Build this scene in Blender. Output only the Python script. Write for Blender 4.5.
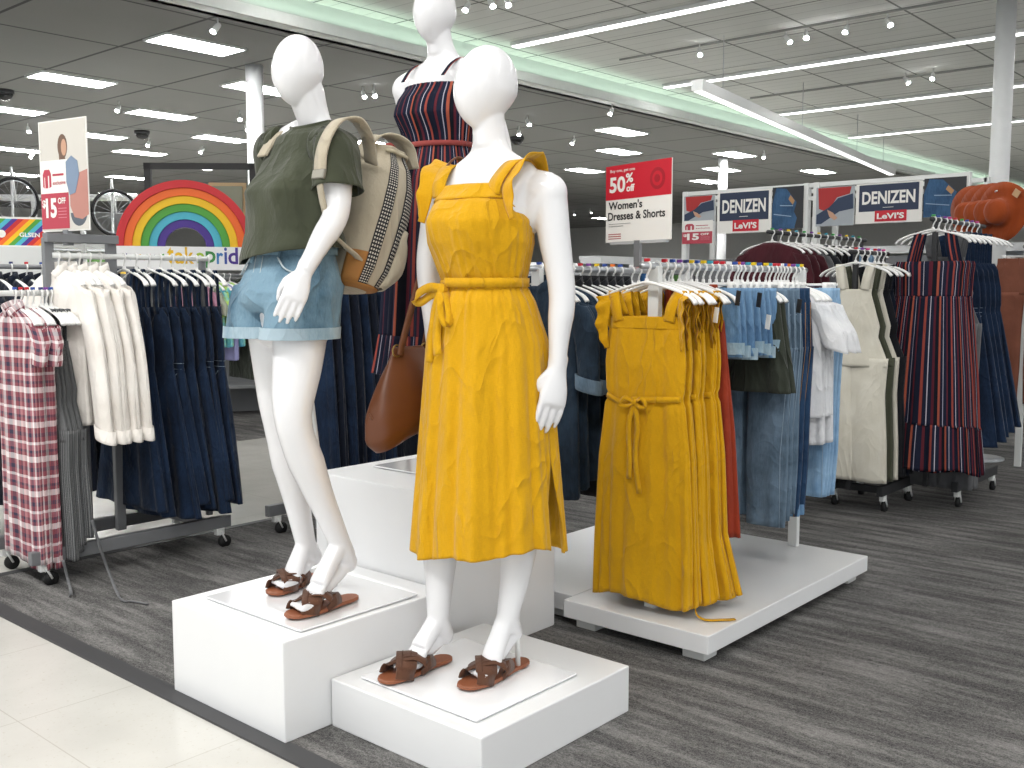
import bpy, bmesh, math, random
import numpy as np
from mathutils import Vector, Matrix
for o in list(bpy.data.objects): bpy.data.objects.remove(o)
SC = bpy.context.scene
PI = math.pi

# ---------------- camera ----------------
F_PX, PITCH, YAW, CAM_H = 1011.0, math.radians(5.45), math.radians(41.1), 1.31
cd = bpy.data.cameras.new('camera'); cam = bpy.data.objects.new('camera', cd)
SC.collection.objects.link(cam); SC.camera = cam
cam.location = (0, 0, CAM_H)
cam.rotation_euler = (math.radians(90) - PITCH, 0, YAW - math.radians(90))
cd.sensor_fit = 'HORIZONTAL'; cd.sensor_width = 36.0; cd.lens = 36.0 * F_PX / 1024.0
cd.clip_start = 0.05; cd.clip_end = 200

# ---------------- world, exposure ----------------
w = bpy.data.worlds.new('world'); SC.world = w; w.use_nodes = True
w.node_tree.nodes['Background'].inputs[0].default_value = (0.96, 0.98, 1.0, 1)
w.node_tree.nodes['Background'].inputs[1].default_value = 0.85
SC.view_settings.view_transform = 'Standard'; SC.view_settings.look = 'None'
SC.view_settings.gamma = 1.0; SC.view_settings.use_curve_mapping = False
SC.view_settings.exposure = 0.43
SC.cycles.use_denoising = True
SC.cycles.max_bounces = 6; SC.cycles.diffuse_bounces = 3; SC.cycles.glossy_bounces = 3
SC.cycles.transmission_bounces = 4; SC.cycles.sample_clamp_indirect = 6.0

# brightness of the ceiling's lamps
E_TROFFER, E_COVE, E_SPOT = 42.0, 6.5, 60.0
Z_LOW, Z_HIGH, Y_COVE = 4.65, 5.10, 11.12

def area_lamp(name, loc, sx, sy, power, col=(1, 0.985, 0.965)):
    l = bpy.data.lights.new(name, 'AREA'); l.shape = 'RECTANGLE'; l.size = sx; l.size_y = sy
    l.energy = power; l.color = col
    o = bpy.data.objects.new(name, l); SC.collection.objects.link(o); o.location = loc
    return o
# the linear fixtures above the sales floor, seen and unseen
LINE_X = [-0.9, 3.5, 7.9, 12.2, 16.5, 20.7, 25.0]
for lx in LINE_X[:5]:
    o = area_lamp('linear_light', (lx, 3.0, Z_HIGH - 0.075), 0.14, 15.0, 450.0)

# ---------------- geometry helpers ----------------
def cam_basis():
    f = np.array([math.cos(YAW)*math.cos(PITCH), math.sin(YAW)*math.cos(PITCH), -math.sin(PITCH)])
    r = np.array([math.sin(YAW), -math.cos(YAW), 0.0]); return f, r, np.cross(r, f)
def _ray(px, py):
    f, r, u = cam_basis(); return f*F_PX + r*(px-512) - u*(py-384)
def onz(px, py, z): d = _ray(px, py); return Vector(np.array([0, 0, CAM_H]) + d*(z-CAM_H)/d[2])
def onx(px, py, x): d = _ray(px, py); return Vector(np.array([0, 0, CAM_H]) + d*x/d[0])
def ony(px, py, y): d = _ray(px, py); return Vector(np.array([0, 0, CAM_H]) + d*y/d[1])
def at(px, py, t): d = _ray(px, py)/F_PX; return Vector(np.array([0, 0, CAM_H]) + d*t)

def tag(o, label=None, cat=None, group=None, kind=None):
    if label: o['label'] = label
    if cat: o['category'] = cat
    if group: o['group'] = group
    if kind: o['kind'] = kind
    return o
def empty(name, loc=(0, 0, 0), rz=0.0, label=None, cat=None, group=None):
    o = bpy.data.objects.new(name, None); SC.collection.objects.link(o)
    o.location = loc; o.rotation_euler = (0, 0, rz); o.empty_display_size = 0.1
    return tag(o, label, cat, group)
def kids(o): return [c for c in SC.objects if c.parent == o]
def copy_tree(o, children, parent=None):
    c = o.copy(); SC.collection.objects.link(c); c.parent = parent
    for ch in children.get(o.name, []): copy_tree(ch, children, c)
    return c
def child_map():
    m = {}
    for o in SC.objects:
        if o.parent: m.setdefault(o.parent.name, []).append(o)
    return m

class MB:
    def __init__(s): s.v = []; s.f = []; s.uv = []; s.n = 0
    def add(s, verts, faces, uvs=None):
        verts = np.asarray(verts, float).reshape(-1, 3); b = s.n
        s.v.append(verts); s.f += [tuple(i+b for i in f) for f in faces]
        s.uv.append(np.zeros((len(verts), 2)) if uvs is None else np.asarray(uvs, float)); s.n += len(verts)
        return s
    def box(s, c, d, M=None):
        c = np.array(c, float); d = np.array(d, float)/2
        vs = np.array([[x, y, z] for x in (-1, 1) for y in (-1, 1) for z in (-1, 1)])*d + c
        if M is not None: vs = np.array([list(M @ Vector(p)) for p in vs])
        uv = [(p[0]+p[1], p[2]) for p in vs]
        return s.add(vs, [(0,1,3,2),(4,6,7,5),(0,4,5,1),(2,3,7,6),(0,2,6,4),(1,5,7,3)], uv)
    def loft(s, rings, cap0=True, cap1=True, closed=True, uvs=None):
        R = np.asarray(rings, float); m, n = R.shape[:2]; fs = []
        nn = n if closed else n-1
        for i in range(m-1):
            for j in range(nn):
                k = (j+1) % n; fs.append((i*n+j, i*n+k, (i+1)*n+k, (i+1)*n+j))
        if closed and cap0: fs.append(tuple(range(n))[::-1])
        if closed and cap1: fs.append(tuple(range((m-1)*n, m*n)))
        return s.add(R.reshape(-1, 3), fs, uvs)
    def tube(s, pts, r, n=12, cap=True, flat=None, sq=1.0):
        """r: radius or list; flat: (direction, ratio) squashes the section along a direction"""
        P = [Vector(p) for p in pts]; m = len(P); rr = r if hasattr(r, '__len__') else [r]*m
        rings = []; up = None
        for i in range(m):
            d = (P[min(i+1, m-1)]-P[max(i-1, 0)]).normalized()
            if up is None:
                up = Vector((0, 0, 1)) if abs(d.z) < 0.9 else Vector((0, 1, 0))
                if flat: up = Vector(flat[0])
            u = (up - d*up.dot(d)).normalized(); up = u; v = d.cross(u)
            fr = flat[1] if flat else 1.0
            ring = []
            for j in range(n):
                a = 2*PI*j/n; c, q = math.cos(a), math.sin(a)
                if sq != 1.0: c = math.copysign(abs(c)**sq, c); q = math.copysign(abs(q)**sq, q)
                ring.append(P[i] + u*(c*rr[i]*fr) + v*(q*rr[i]))
            rings.append(ring)
        return s.loft([[list(p) for p in q] for q in rings], cap, cap)
    def ball(s, c, r, n=16, m=10, M=None):
        r = (r, r, r) if not hasattr(r, '__len__') else r; rings = []
        for i in range(m+1):
            a = PI*i/m; a = min(max(a, 0.02), PI-0.02)
            ring = []
            for j in range(n):
                b = 2*PI*j/n; p = Vector((r[0]*math.sin(a)*math.cos(b), r[1]*math.sin(a)*math.sin(b), -r[2]*math.cos(a)))
                if M is not None: p = M @ p
                ring.append([p.x+c[0], p.y+c[1], p.z+c[2]])
            rings.append(ring)
        return s.loft(rings)
    def cyl(s, c0, c1, r, n=20): return s.tube([c0, c1], r, n)
    def sheet(s, G, uvs=None):
        G = np.asarray(G, float); m, n = G.shape[:2]
        fs = [(i*n+j, i*n+j+1, (i+1)*n+j+1, (i+1)*n+j) for i in range(m-1) for j in range(n-1)]
        return s.add(G.reshape(-1, 3), fs, uvs)
    def build(s, name, mat, parent=None, smooth=True, solid=0, bevel=0, label=None, seg=2):
        me = bpy.data.meshes.new(name)
        V = np.concatenate(s.v); me.from_pydata(V.tolist(), [], s.f)
        UV = np.concatenate(s.uv); ul = me.uv_layers.new(name='UVMap')
        li = np.zeros(len(me.loops), dtype=np.int32); me.loops.foreach_get('vertex_index', li)
        ul.data.foreach_set('uv', UV[li].astype(np.float32).ravel())
        if smooth: me.polygons.foreach_set('use_smooth', [True]*len(me.polygons))
        me.materials.append(mat)
        bm = bmesh.new(); bm.from_mesh(me); bmesh.ops.recalc_face_normals(bm, faces=bm.faces); bm.to_mesh(me); bm.free()
        me.update()
        o = bpy.data.objects.new(name, me); SC.collection.objects.link(o)
        if parent is not None: o.parent = parent
        if solid:
            m = o.modifiers.new('solid', 'SOLIDIFY'); m.thickness = solid; m.offset = 0
        if bevel:
            m = o.modifiers.new('bevel', 'BEVEL'); m.width = bevel; m.segments = seg; m.limit_method = 'ANGLE'
            m.harden_normals = False
        if label: o['label'] = label
        return o

def curve_pts(pts, n=8):
    """Catmull-Rom through pts"""
    P = [Vector(p) for p in pts]; P = [P[0]*2-P[1]] + P + [P[-1]*2-P[-2]]; out = []
    for i in range(1, len(P)-2):
        for k in range(n):
            t = k/n; a, b, c, d = P[i-1], P[i], P[i+1], P[i+2]
            out.append(0.5*((2*b) + (c-a)*t + (2*a-5*b+4*c-d)*t*t + (3*b-a-3*c+d)*t**3))
    out.append(P[-2]); return out
def ribbon(pts, width, side, thick=0.003, n=6, wave=0):
    """flat band along pts, side = its width direction (vector or list)"""
    P = curve_pts(pts, n); rings = []; m = len(P); uvs = []
    for i, p in enumerate(P):
        d = (P[min(i+1, m-1)]-P[max(i-1, 0)]).normalized()
        s_ = side[min(int(i/n), len(side)-1)] if isinstance(side, list) else side
        s_ = Vector(s_); s_ = (s_-d*s_.dot(d)).normalized(); nn = d.cross(s_)
        wv = width if not callable(width) else width(i/(m-1)); w2 = wv/2; t2 = thick/2
        q = p + nn*(wave*math.sin(i*1.7))
        rings.append([list(q+s_*w2+nn*t2), list(q+s_*w2-nn*t2), list(q-s_*w2-nn*t2), list(q-s_*w2+nn*t2)])
        uvs += [(wv, i*.02), (wv, i*.02), (0, i*.02), (0, i*.02)]
    return rings, uvs
def add_ribbon(mb, *a, **k):
    r, u = ribbon(*a, **k); return mb.loft(r, uvs=u)

# ---------------- materials ----------------
def hexc(h):
    h = h.lstrip('#'); c = [int(h[i:i+2], 16)/255 for i in (0, 2, 4)]
    return tuple(((x/12.92) if x <= .04045 else ((x+.055)/1.055)**2.4) for x in c) + (1,)
_M = {}
def nodes(name):
    m = bpy.data.materials.new(name); m.use_nodes = True; nt = m.node_tree
    return m, nt, nt.nodes['Principled BSDF'], lambda t, **k: _mk(nt, t, k)
def _mk(nt, t, k):
    n = nt.nodes.new(t)
    for a, b in k.items(): setattr(n, a, b)
    return n
def mixc(nt, fac, a, b, blend='MIX'):
    n = nt.nodes.new('ShaderNodeMix'); n.data_type = 'RGBA'; n.blend_type = blend
    for s_, v in ((0, fac), (6, a), (7, b)):
        if hasattr(v, 'is_linked'): nt.links.new(v, n.inputs[s_])
        else: n.inputs[s_].default_value = v
    return n.outputs[2]
def mth(nt, op, a, b=0.0, c=None):
    n = nt.nodes.new('ShaderNodeMath'); n.operation = op
    for i, v in enumerate((a, b, c)):
        if v is None: continue
        if hasattr(v, 'is_linked'): nt.links.new(v, n.inputs[i])
        else: n.inputs[i].default_value = v
    return n.outputs[0]
def coords(nt, out='UV', scale=(1, 1, 1)):
    tc = nt.nodes.new('ShaderNodeTexCoord'); mp = nt.nodes.new('ShaderNodeMapping'); mp.inputs['Scale'].default_value = scale
    nt.links.new(tc.outputs[out], mp.inputs[0]); return mp.outputs[0]
def noise(nt, vec, scale, detail=3, rough=.5):
    n = nt.nodes.new('ShaderNodeTexNoise'); n.inputs['Scale'].default_value = scale
    n.inputs['Detail'].default_value = detail; n.inputs['Roughness'].default_value = rough
    nt.links.new(vec, n.inputs['Vector']); return n.outputs[0]
def ramp(nt, fac, stops, interp='LINEAR'):
    n = nt.nodes.new('ShaderNodeValToRGB'); n.color_ramp.interpolation = interp; e = n.color_ramp.elements
    while len(e) < len(stops): e.new(0.5)
    for i, (p, c) in enumerate(stops): e[i].position = p; e[i].color = c
    nt.links.new(fac, n.inputs[0]); return n.outputs[0]
def bump(nt, b, h, strength, dist=0.01):
    n = nt.nodes.new('ShaderNodeBump'); n.inputs['Strength'].default_value = strength; n.inputs['Distance'].default_value = dist
    nt.links.new(h, n.inputs['Height']); nt.links.new(n.outputs[0], b.inputs['Normal'])
def plain(name, col, rough=.5, metal=0, coat=0, vary=0.04, spec=.5):
    if name in _M: return _M[name]
    m, nt, b, mk = nodes(name); c = hexc(col)
    v = coords(nt, 'Object'); nz = noise(nt, v, 9, 3)
    d = tuple(x*(1-vary*2) for x in c[:3]) + (1,)
    nt.links.new(mixc(nt, nz, d, c), b.inputs['Base Color'])
    b.inputs['Roughness'].default_value = rough; b.inputs['Metallic'].default_value = metal
    b.inputs['Coat Weight'].default_value = coat; b.inputs['Coat Roughness'].default_value = 0.12
    b.inputs['Specular IOR Level'].default_value = spec
    _M[name] = m; return m
def emit(name, col, s):
    if name in _M: return _M[name]
    m, nt, b, mk = nodes(name); b.inputs['Base Color'].default_value = hexc(col)
    b.inputs['Emission Color'].default_value = hexc(col); b.inputs['Emission Strength'].default_value = s
    _M[name] = m; return m
def creases(nt, b, vec, strength, fine=24):
    # crumpled cloth: soft noise plus sharp creases from a warped ridge
    n1 = noise(nt, vec, fine, 4, .6); w1 = nt.nodes.new('ShaderNodeTexNoise'); w1.inputs['Scale'].default_value = 7; w1.inputs['Detail'].default_value = 2
    w1.inputs['Distortion'].default_value = .8; nt.links.new(vec, w1.inputs['Vector'])
    r = mth(nt, 'ABSOLUTE', mth(nt, 'SUBTRACT', w1.outputs[0], .5)); r = mth(nt, 'POWER', mth(nt, 'SUBTRACT', 1.0, mth(nt, 'MULTIPLY', r, 3.2)), 3.0)
    bump(nt, b, mth(nt, 'ADD', mth(nt, 'MULTIPLY', n1, .55), mth(nt, 'MULTIPLY', r, .45)), strength, .016)
def fabric(name, col, col2=None, rough=.85, weave=1400, wrinkle=.5, slub=0.0, sheen=0.15):
    """woven cloth: slight thread variation, wrinkle bump"""
    if name in _M: return _M[name]
    m, nt, b, mk = nodes(name); c = hexc(col); d = hexc(col2) if col2 else tuple(x*.8 for x in c[:3])+(1,)
    v = coords(nt, 'Object'); big = noise(nt, v, 6, 4); 
    colr = mixc(nt, ramp(nt, big, [(.35, (0, 0, 0, 1)), (.68, (1, 1, 1, 1))]), d, c)
    if slub:
        vs = coords(nt, 'UV', (900, 60, 1)); s1 = noise(nt, vs, 1, 1); vt = coords(nt, 'UV', (60, 900, 1)); s2 = noise(nt, vt, 1, 1)
        t = mth(nt, 'MULTIPLY', mth(nt, 'ADD', s1, s2), slub)
        colr = mixc(nt, t, colr, tuple(x*.62 for x in c[:3])+(1,))
    nt.links.new(colr, b.inputs['Base Color'])
    b.inputs['Roughness'].default_value = rough; b.inputs['Sheen Weight'].default_value = sheen
    b.inputs['Specular IOR Level'].default_value = .25
    vw = coords(nt, 'Object', (1, 1, .5)); creases(nt, b, vw, wrinkle)
    _M[name] = m; return m
def denim(name, dark, light, fade=.5, wrinkle=.5):
    if name in _M: return _M[name]
    m, nt, b, mk = nodes(name)
    v = coords(nt, 'Object', (1, 1, .6)); big = noise(nt, v, 7, 5, .6)
    vs = coords(nt, 'Object', (1, 1, .12)); st = noise(nt, vs, 260, 2, .5)
    f = mth(nt, 'ADD', mth(nt, 'MULTIPLY', big, fade*1.2), mth(nt, 'MULTIPLY', st, 1-fade))
    nt.links.new(ramp(nt, f, [(.36, hexc(dark)), (.66, hexc(light))]), b.inputs['Base Color'])
    b.inputs['Roughness'].default_value = .9; b.inputs['Specular IOR Level'].default_value = .2
    b.inputs['Sheen Weight'].default_value = .1
    vw = coords(nt, 'Object', (1, 1, .7)); creases(nt, b, vw, wrinkle, 28)
    _M[name] = m; return m
def stripes(name, bands, period, wrinkle=.4, axis=0, mixw=None):
    """bands: [(position 0-1, colour)] repeated across the cloth every period metres of UV"""
    if name in _M: return _M[name]
    m, nt, b, mk = nodes(name)
    tc = nt.nodes.new('ShaderNodeTexCoord'); sp = nt.nodes.new('ShaderNodeSeparateXYZ'); nt.links.new(tc.outputs['UV'], sp.inputs[0])
    fr = mth(nt, 'FRACT', mth(nt, 'DIVIDE', sp.outputs[axis], period))
    c = ramp(nt, fr, [(p, hexc(h)) for p, h in bands], 'CONSTANT')
    nt.links.new(c, b.inputs['Base Color']); b.inputs['Roughness'].default_value = .85
    b.inputs['Specular IOR Level'].default_value = .2
    v = coords(nt, 'Object', (1, 1, .5)); h = noise(nt, v, 24, 4, .6); bump(nt, b, h, wrinkle, .01)
    _M[name] = m; return m
def plaid(name, base, warp, weft, period):
    if name in _M: return _M[name]
    m, nt, b, mk = nodes(name)
    tc = nt.nodes.new('ShaderNodeTexCoord'); sp = nt.nodes.new('ShaderNodeSeparateXYZ'); nt.links.new(tc.outputs['UV'], sp.inputs[0])
    fu = mth(nt, 'FRACT', mth(nt, 'DIVIDE', sp.outputs[0], period)); fv = mth(nt, 'FRACT', mth(nt, 'DIVIDE', sp.outputs[1], period))
    a = ramp(nt, fu, [(p, hexc(h)) for p, h in warp], 'CONSTANT'); c = ramp(nt, fv, [(p, hexc(h)) for p, h in weft], 'CONSTANT')
    nt.links.new(mixc(nt, .5, a, c), b.inputs['Base Color']); b.inputs['Roughness'].default_value = .85
    v = coords(nt, 'Object', (1, 1, .5)); h = noise(nt, v, 24, 4, .6); bump(nt, b, h, .4, .01)
    _M[name] = m; return m

WHITE_GLOSS = plain('mannequin_gloss', '#E9E9EB', .28, coat=.5, vary=.01)
WHITE_LAM = plain('white_laminate', '#EDEEEF', .35, vary=.012)
WHITE_PLASTIC = plain('white_plastic', '#F0F0EE', .35, vary=.01)
WHITE_METAL = plain('white_metal', '#E4E6E4', .4, vary=.02)
GREY_METAL = plain('grey_metal', '#85878A', .45, metal=.3, vary=.04)
RAIL_METAL = plain('rail_metal', '#B9BCC0', .3, metal=.7, vary=.03)
DARK_METAL = plain('dark_metal', '#3A3B3D', .5, metal=.3)
RUBBER = plain('black_rubber', '#161617', .7)
TAN = plain('tan_leather', '#94583A', .5, vary=.1)
BROWN = fabric('brown_woven', '#654230', '#4C3020', .7, wrinkle=.7)
RED = plain('sign_red', '#C8142B', .5, vary=.01); SIGNW = plain('sign_white', '#EDEBE6', .5, vary=.01)
BLACKT = plain('print_black', '#1A1A1C', .6, vary=.01); NAVYT = plain('sign_navy', '#1D2D4B', .5, vary=.02)
GREYT = plain('print_grey', '#8C8A88', .6, vary=.01)

def lettering(name, text, x, z, w, h, mat, parent, y=-.002, bold=.0, depth=.0006, label=None):
    """text fitted into a w x h box with its lower left corner at (x, z) on the panel's front"""
    cu = bpy.data.curves.new('t', 'FONT'); cu.body = text; cu.size = 1.0; cu.offset = bold; cu.resolution_u = 3; cu.extrude = 0.0
    o = bpy.data.objects.new('t', cu); SC.collection.objects.link(o)
    dg = bpy.context.evaluated_depsgraph_get(); dg.update()
    me = bpy.data.meshes.new_from_object(o.evaluated_get(dg)); bpy.data.objects.remove(o); bpy.data.curves.remove(cu)
    n = len(me.vertices); co = np.zeros(n*3, dtype=np.float32); me.vertices.foreach_get('co', co); co = co.reshape(-1, 3)
    lo, hi = co.min(0), co.max(0); sx = w/(hi[0]-lo[0]); sy = h/(hi[1]-lo[1])
    out = np.zeros_like(co); out[:, 0] = x+(co[:, 0]-lo[0])*sx; out[:, 2] = z+(co[:, 1]-lo[1])*sy; out[:, 1] = y
    me.vertices.foreach_set('co', out.ravel()); me.materials.clear(); me.materials.append(mat); me.name = name; me.update()
    ob = bpy.data.objects.new(name, me); SC.collection.objects.link(ob); ob.parent = parent
    if label: ob['label'] = label
    return ob
def patch(name, poly, mat, parent, y=-.0015, d=.001, smooth=False):
    """flat printed shape (list of x,z) lying on a panel's front face"""
    n = len(poly); mb = MB(); f = [(x, y, z) for x, z in poly]; b = [(x, y+d, z) for x, z in poly]
    mb.add(f+b, [tuple(range(n)), tuple(range(n, 2*n))[::-1]] + [(i, (i+1) % n, n+(i+1) % n, n+i) for i in range(n)])
    return mb.build(name, mat, parent, smooth)
def rect(x0, z0, x1, z1): return [(x0, z0), (x1, z0), (x1, z1), (x0, z1)]
def disc(cx, cz, rx, rz=None, n=24, a0=0, a1=2*PI):
    rz = rz or rx; return [(cx+rx*math.cos(a0+(a1-a0)*i/(n-1 if a1-a0 < 6 else n)), cz+rz*math.sin(a0+(a1-a0)*i/(n-1 if a1-a0 < 6 else n))) for i in range(n)]
# ---------------- floor ----------------
def floor_mats():
    m, nt, b, mk = nodes('vinyl_tile')
    v = coords(nt, 'Object'); n1 = noise(nt, v, 3, 5); n2 = noise(nt, v, 60, 3, .7)
    c = mixc(nt, ramp(nt, n1, [(.3, (0, 0, 0, 1)), (.7, (1, 1, 1, 1))]), hexc('#CBC9C3'), hexc('#D8D6D0'))
    c = mixc(nt, ramp(nt, n2, [(.6, (0, 0, 0, 1)), (.75, (1, 1, 1, 1))]), c, hexc('#BFB9AC'))
    sp = nt.nodes.new('ShaderNodeSeparateXYZ'); nt.links.new(v, sp.inputs[0])
    g = None
    for ax in (0, 1):
        f = mth(nt, 'FRACT', mth(nt, 'DIVIDE', mth(nt, 'ADD', sp.outputs[ax], 50), .61)); l = mth(nt, 'LESS_THAN', f, .006)
        g = l if g is None else mth(nt, 'MAXIMUM', g, l)
    c = mixc(nt, mth(nt, 'MULTIPLY', g, .5), c, hexc('#A8A296'))
    nt.links.new(c, b.inputs['Base Color']); b.inputs['Roughness'].default_value = .22; b.inputs['Specular IOR Level'].default_value = .35
    m2, nt, b, mk = nodes('streaked_carpet')
    # long streaks along Y, broken up per carpet tile
    v = coords(nt, 'Object', (15, 1.9, 1)); s1 = noise(nt, v, 1.0, 5, .65)
    v2 = coords(nt, 'Object', (120, 45, 1)); s2 = noise(nt, v2, 1.0, 3, .7)
    v3 = coords(nt, 'Object'); sp = noise(nt, v3, 260, 2, .6); bg = noise(nt, v3, 1.3, 3)
    t = mth(nt, 'ADD', mth(nt, 'MULTIPLY', s1, .58), mth(nt, 'ADD', mth(nt, 'MULTIPLY', s2, .28), mth(nt, 'MULTIPLY', bg, .14)))
    c = ramp(nt, t, [(.43, hexc('#2C2C2D')), (.495, hexc('#595857')), (.60, hexc('#918F8D'))])
    c = mixc(nt, .40, c, ramp(nt, sp, [(.3, hexc('#1E1E1F')), (.7, hexc('#A5A3A1'))]))
    nt.links.new(c, b.inputs['Base Color']); b.inputs['Roughness'].default_value = .95; b.inputs['Specular IOR Level'].default_value = .1
    bump(nt, b, sp, .5, .004)
    return m, m2
VINYL, CARPET = floor_mats()
mb = MB(); mb.box((22, 22, -.05), (60, 64, .1)); tag(mb.build('floor', VINYL, smooth=False), kind='structure')
mb = MB(); mb.box((1.66+11.7, 4.72-6.5, .003), (23.4, 13, .006)); tag(mb.build('floor_carpet', CARPET, smooth=False), kind='structure')
mb = MB(); mb.box((3.4+4, 7.4+2.5, .003), (8, 5, .006)); tag(mb.build('floor_carpet', CARPET, smooth=False), kind='structure')
STRIP = plain('carpet_edge_strip', '#444446', .6)
mb = MB(); mb.box((1.655, 4.72-6.5, .004), (.07, 13, .008)); mb.box((13.3, 4.72, .004), (23.4, .05, .008))
tag(mb.build('trim_1', STRIP, smooth=False), kind='structure')

# ---------------- ceilings ----------------
def grid_mat(name, col, line, px, py, wx, rib=0, ribcol=None):
    m, nt, b, mk = nodes(name); v = coords(nt, 'Object'); sp = nt.nodes.new('ShaderNodeSeparateXYZ'); nt.links.new(v, sp.inputs[0])
    def ln(ax, p, o, w): return mth(nt, 'LESS_THAN', mth(nt, 'FRACT', mth(nt, 'DIVIDE', mth(nt, 'ADD', sp.outputs[ax], o), p)), w/p)
    g = mth(nt, 'MAXIMUM', ln(0, px, 100*px-7.3+wx/2, wx), ln(1, py, 100*py-13.62+wx/2, wx))
    n1 = noise(nt, v, 1.2, 3); c = mixc(nt, n1, tuple(x*.93 for x in hexc(col)[:3])+(1,), hexc(col))
    if rib: c = mixc(nt, mth(nt, 'MULTIPLY', ln(0, rib, 100*rib, .02), .35), c, hexc(line))
    nt.links.new(mixc(nt, g, c, hexc(line)), b.inputs['Base Color']); b.inputs['Roughness'].default_value = .9
    return m
CEIL_LOW = grid_mat('dropped_ceiling', '#80807D', '#454645', 1.83, 2.2, .05)
CEIL_HIGH = grid_mat('panel_ceiling', '#DADBD6', '#7C7E7A', 1.45, 1.38, .035, .3)
mb = MB(); mb.box((22, Y_COVE+21, Z_LOW+.1), (60, 42, .2)); tag(mb.build('ceiling', CEIL_LOW, smooth=False), kind='structure')
mb = MB(); mb.box((22, Y_COVE-10.4, Z_HIGH+.1), (60, 21, .2)); tag(mb.build('ceiling', CEIL_HIGH, smooth=False), kind='structure')
# cove: a lip that hides a lamp strip lighting the upright face behind it
COVE_FACE = plain('cove_face', '#CDD2CE', .8, vary=.01)
mb = MB(); mb.box((22, Y_COVE+.06, (Z_LOW+Z_HIGH)/2+.02), (60, .04, .46)); tag(mb.build('wall_cove', COVE_FACE, smooth=False), kind='structure')
mb = MB(); mb.box((22, Y_COVE-.06, Z_LOW+.02), (60, .34, .04)); mb.box((22, Y_COVE-.22, Z_LOW+.07), (60, .03, .14))
tag(mb.build('trim_2', plain('cove_lip', '#E4E8E4', .6), smooth=False), kind='structure')
mb = MB(); mb.box((22, Y_COVE-.1, Z_LOW+.06), (58, .06, .03))
tag(mb.build('cove_lamp_strip', emit('cove_glow', '#D9F2E0', E_COVE), smooth=False), 'long pale green lamp strip hidden in the ceiling cove above the mannequins', 'light')
# far walls
mb = MB(); mb.box((22, 44, 2.3), (60, .2, 4.8)); tag(mb.build('wall_back', plain('far_wall', '#D2D2CE', .8), smooth=False), kind='structure')
mb = MB(); mb.box((46, 20, 2.5), (.2, 50, 5.2)); tag(mb.build('wall_right', plain('far_wall', '#D2D2CE', .8), smooth=False), kind='structure')
mb = MB(); mb.box((-6, 33, 2.3), (.2, 22, 4.8)); tag(mb.build('wall_left', plain('far_wall', '#D2D2CE', .8), smooth=False), kind='structure')
mb = MB(); mb.box((4, 43.8, 3.1), (18, .1, 1.3)); tag(mb.build('trim_3', RED, smooth=False), kind='structure')

# ---------------- linear lights on the high ceiling ----------------
LINE_L = emit('linear_lamp', '#FFFFFF', 3.0)
for i, lx in enumerate(LINE_X[1:]):
    r = empty('linear_light', (lx, 0, Z_HIGH))
    y1, y0 = 10.6, -4.6
    MB().box((0, (y0+y1)/2, -.034), (.18, y1-y0, .056)).build('housing', WHITE_METAL, r, smooth=False)
    MB().box((0, (y0+y1)/2, -.065), (.13, y1-y0-.04, .02)).build('lamp_diffuser', LINE_L if i > 2 else LINE_L, r, smooth=False)
    tag(r, ['white linear ceiling light in the nearest row overhead', 'long white linear ceiling light, second row overhead',
            'long white linear ceiling light starting just right of the tall mannequin head', 'second visible linear ceiling light, passing behind the round column',
            'third visible linear ceiling light from the front', 'faintest linear ceiling light, farthest on the right'][i], 'light', 'linear ceiling lights')

# ---------------- troffers on the low ceiling ----------------
TROF = emit('troffer_lamp', '#FFFFFF', E_TROFFER)
tro = [(196,44),(72,79),(9,109),(161,114),(16,149),(18,174),(96,135),(140,152),(128,177),(222,138),(195,167),(118,193),(262,88),(375,143),
       (622,131),(619,151),(585,170),(603,218),(735,154),(722,169),(707,181),(818,171)]
def build_troffer():
    r = empty('ceiling_light')
    mb = MB()
    for s_ in (-1, 1): mb.box((0, s_*.29, -.012), (1.24, .03, .03)); mb.box((s_*.605, 0, -.012), (.03, .6, .03))
    mb.build('frame', WHITE_METAL, r, smooth=False)
    MB().box((0, 0, -.012), (1.18, .55, .02)).build('diffuser', TROF, r, smooth=False)
    return r
tr0 = build_troffer(); cm = child_map()
tl = ['large ceiling light panel at top left, nearest the cove', 'ceiling light panel above the woman poster, second nearest at left']
for i, (x, y) in enumerate(tro):
    t = tr0 if i == 0 else copy_tree(tr0, cm); t.location = onz(x, y, Z_LOW)
    h = 'left' if x < 300 else ('middle' if x < 700 else 'right'); 
    tag(t, tl[i] if i < 2 else 'white ceiling light panel, %s, %s' % (h, {2: 'at the left edge beside a black camera dome',
        3: 'above the rainbow arch and centre aisle', 4: 'left edge, behind the woman poster', 5: 'left edge, low and far', 6: 'beside the poster top corner', 7: 'below the hanging black camera dome',
        8: 'third in the row over the rainbow', 9: 'left of the white column', 10: 'just above the black frame', 11: 'far, right of the poster', 12: 'crossing behind the white column',
        13: 'between green shirt shoulder and striped dress', 14: 'largest above the 50% sign', 15: 'second above the 50% sign', 16: 'left of the 50% sign top', 17: 'hidden partly behind the 50% sign',
        18: 'at the far thin column top', 19: 'second at the far thin column', 20: 'third at the far thin column', 21: 'above the denim brand sign'}[i]), 'light', 'panel lights in the dropped ceiling')

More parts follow.
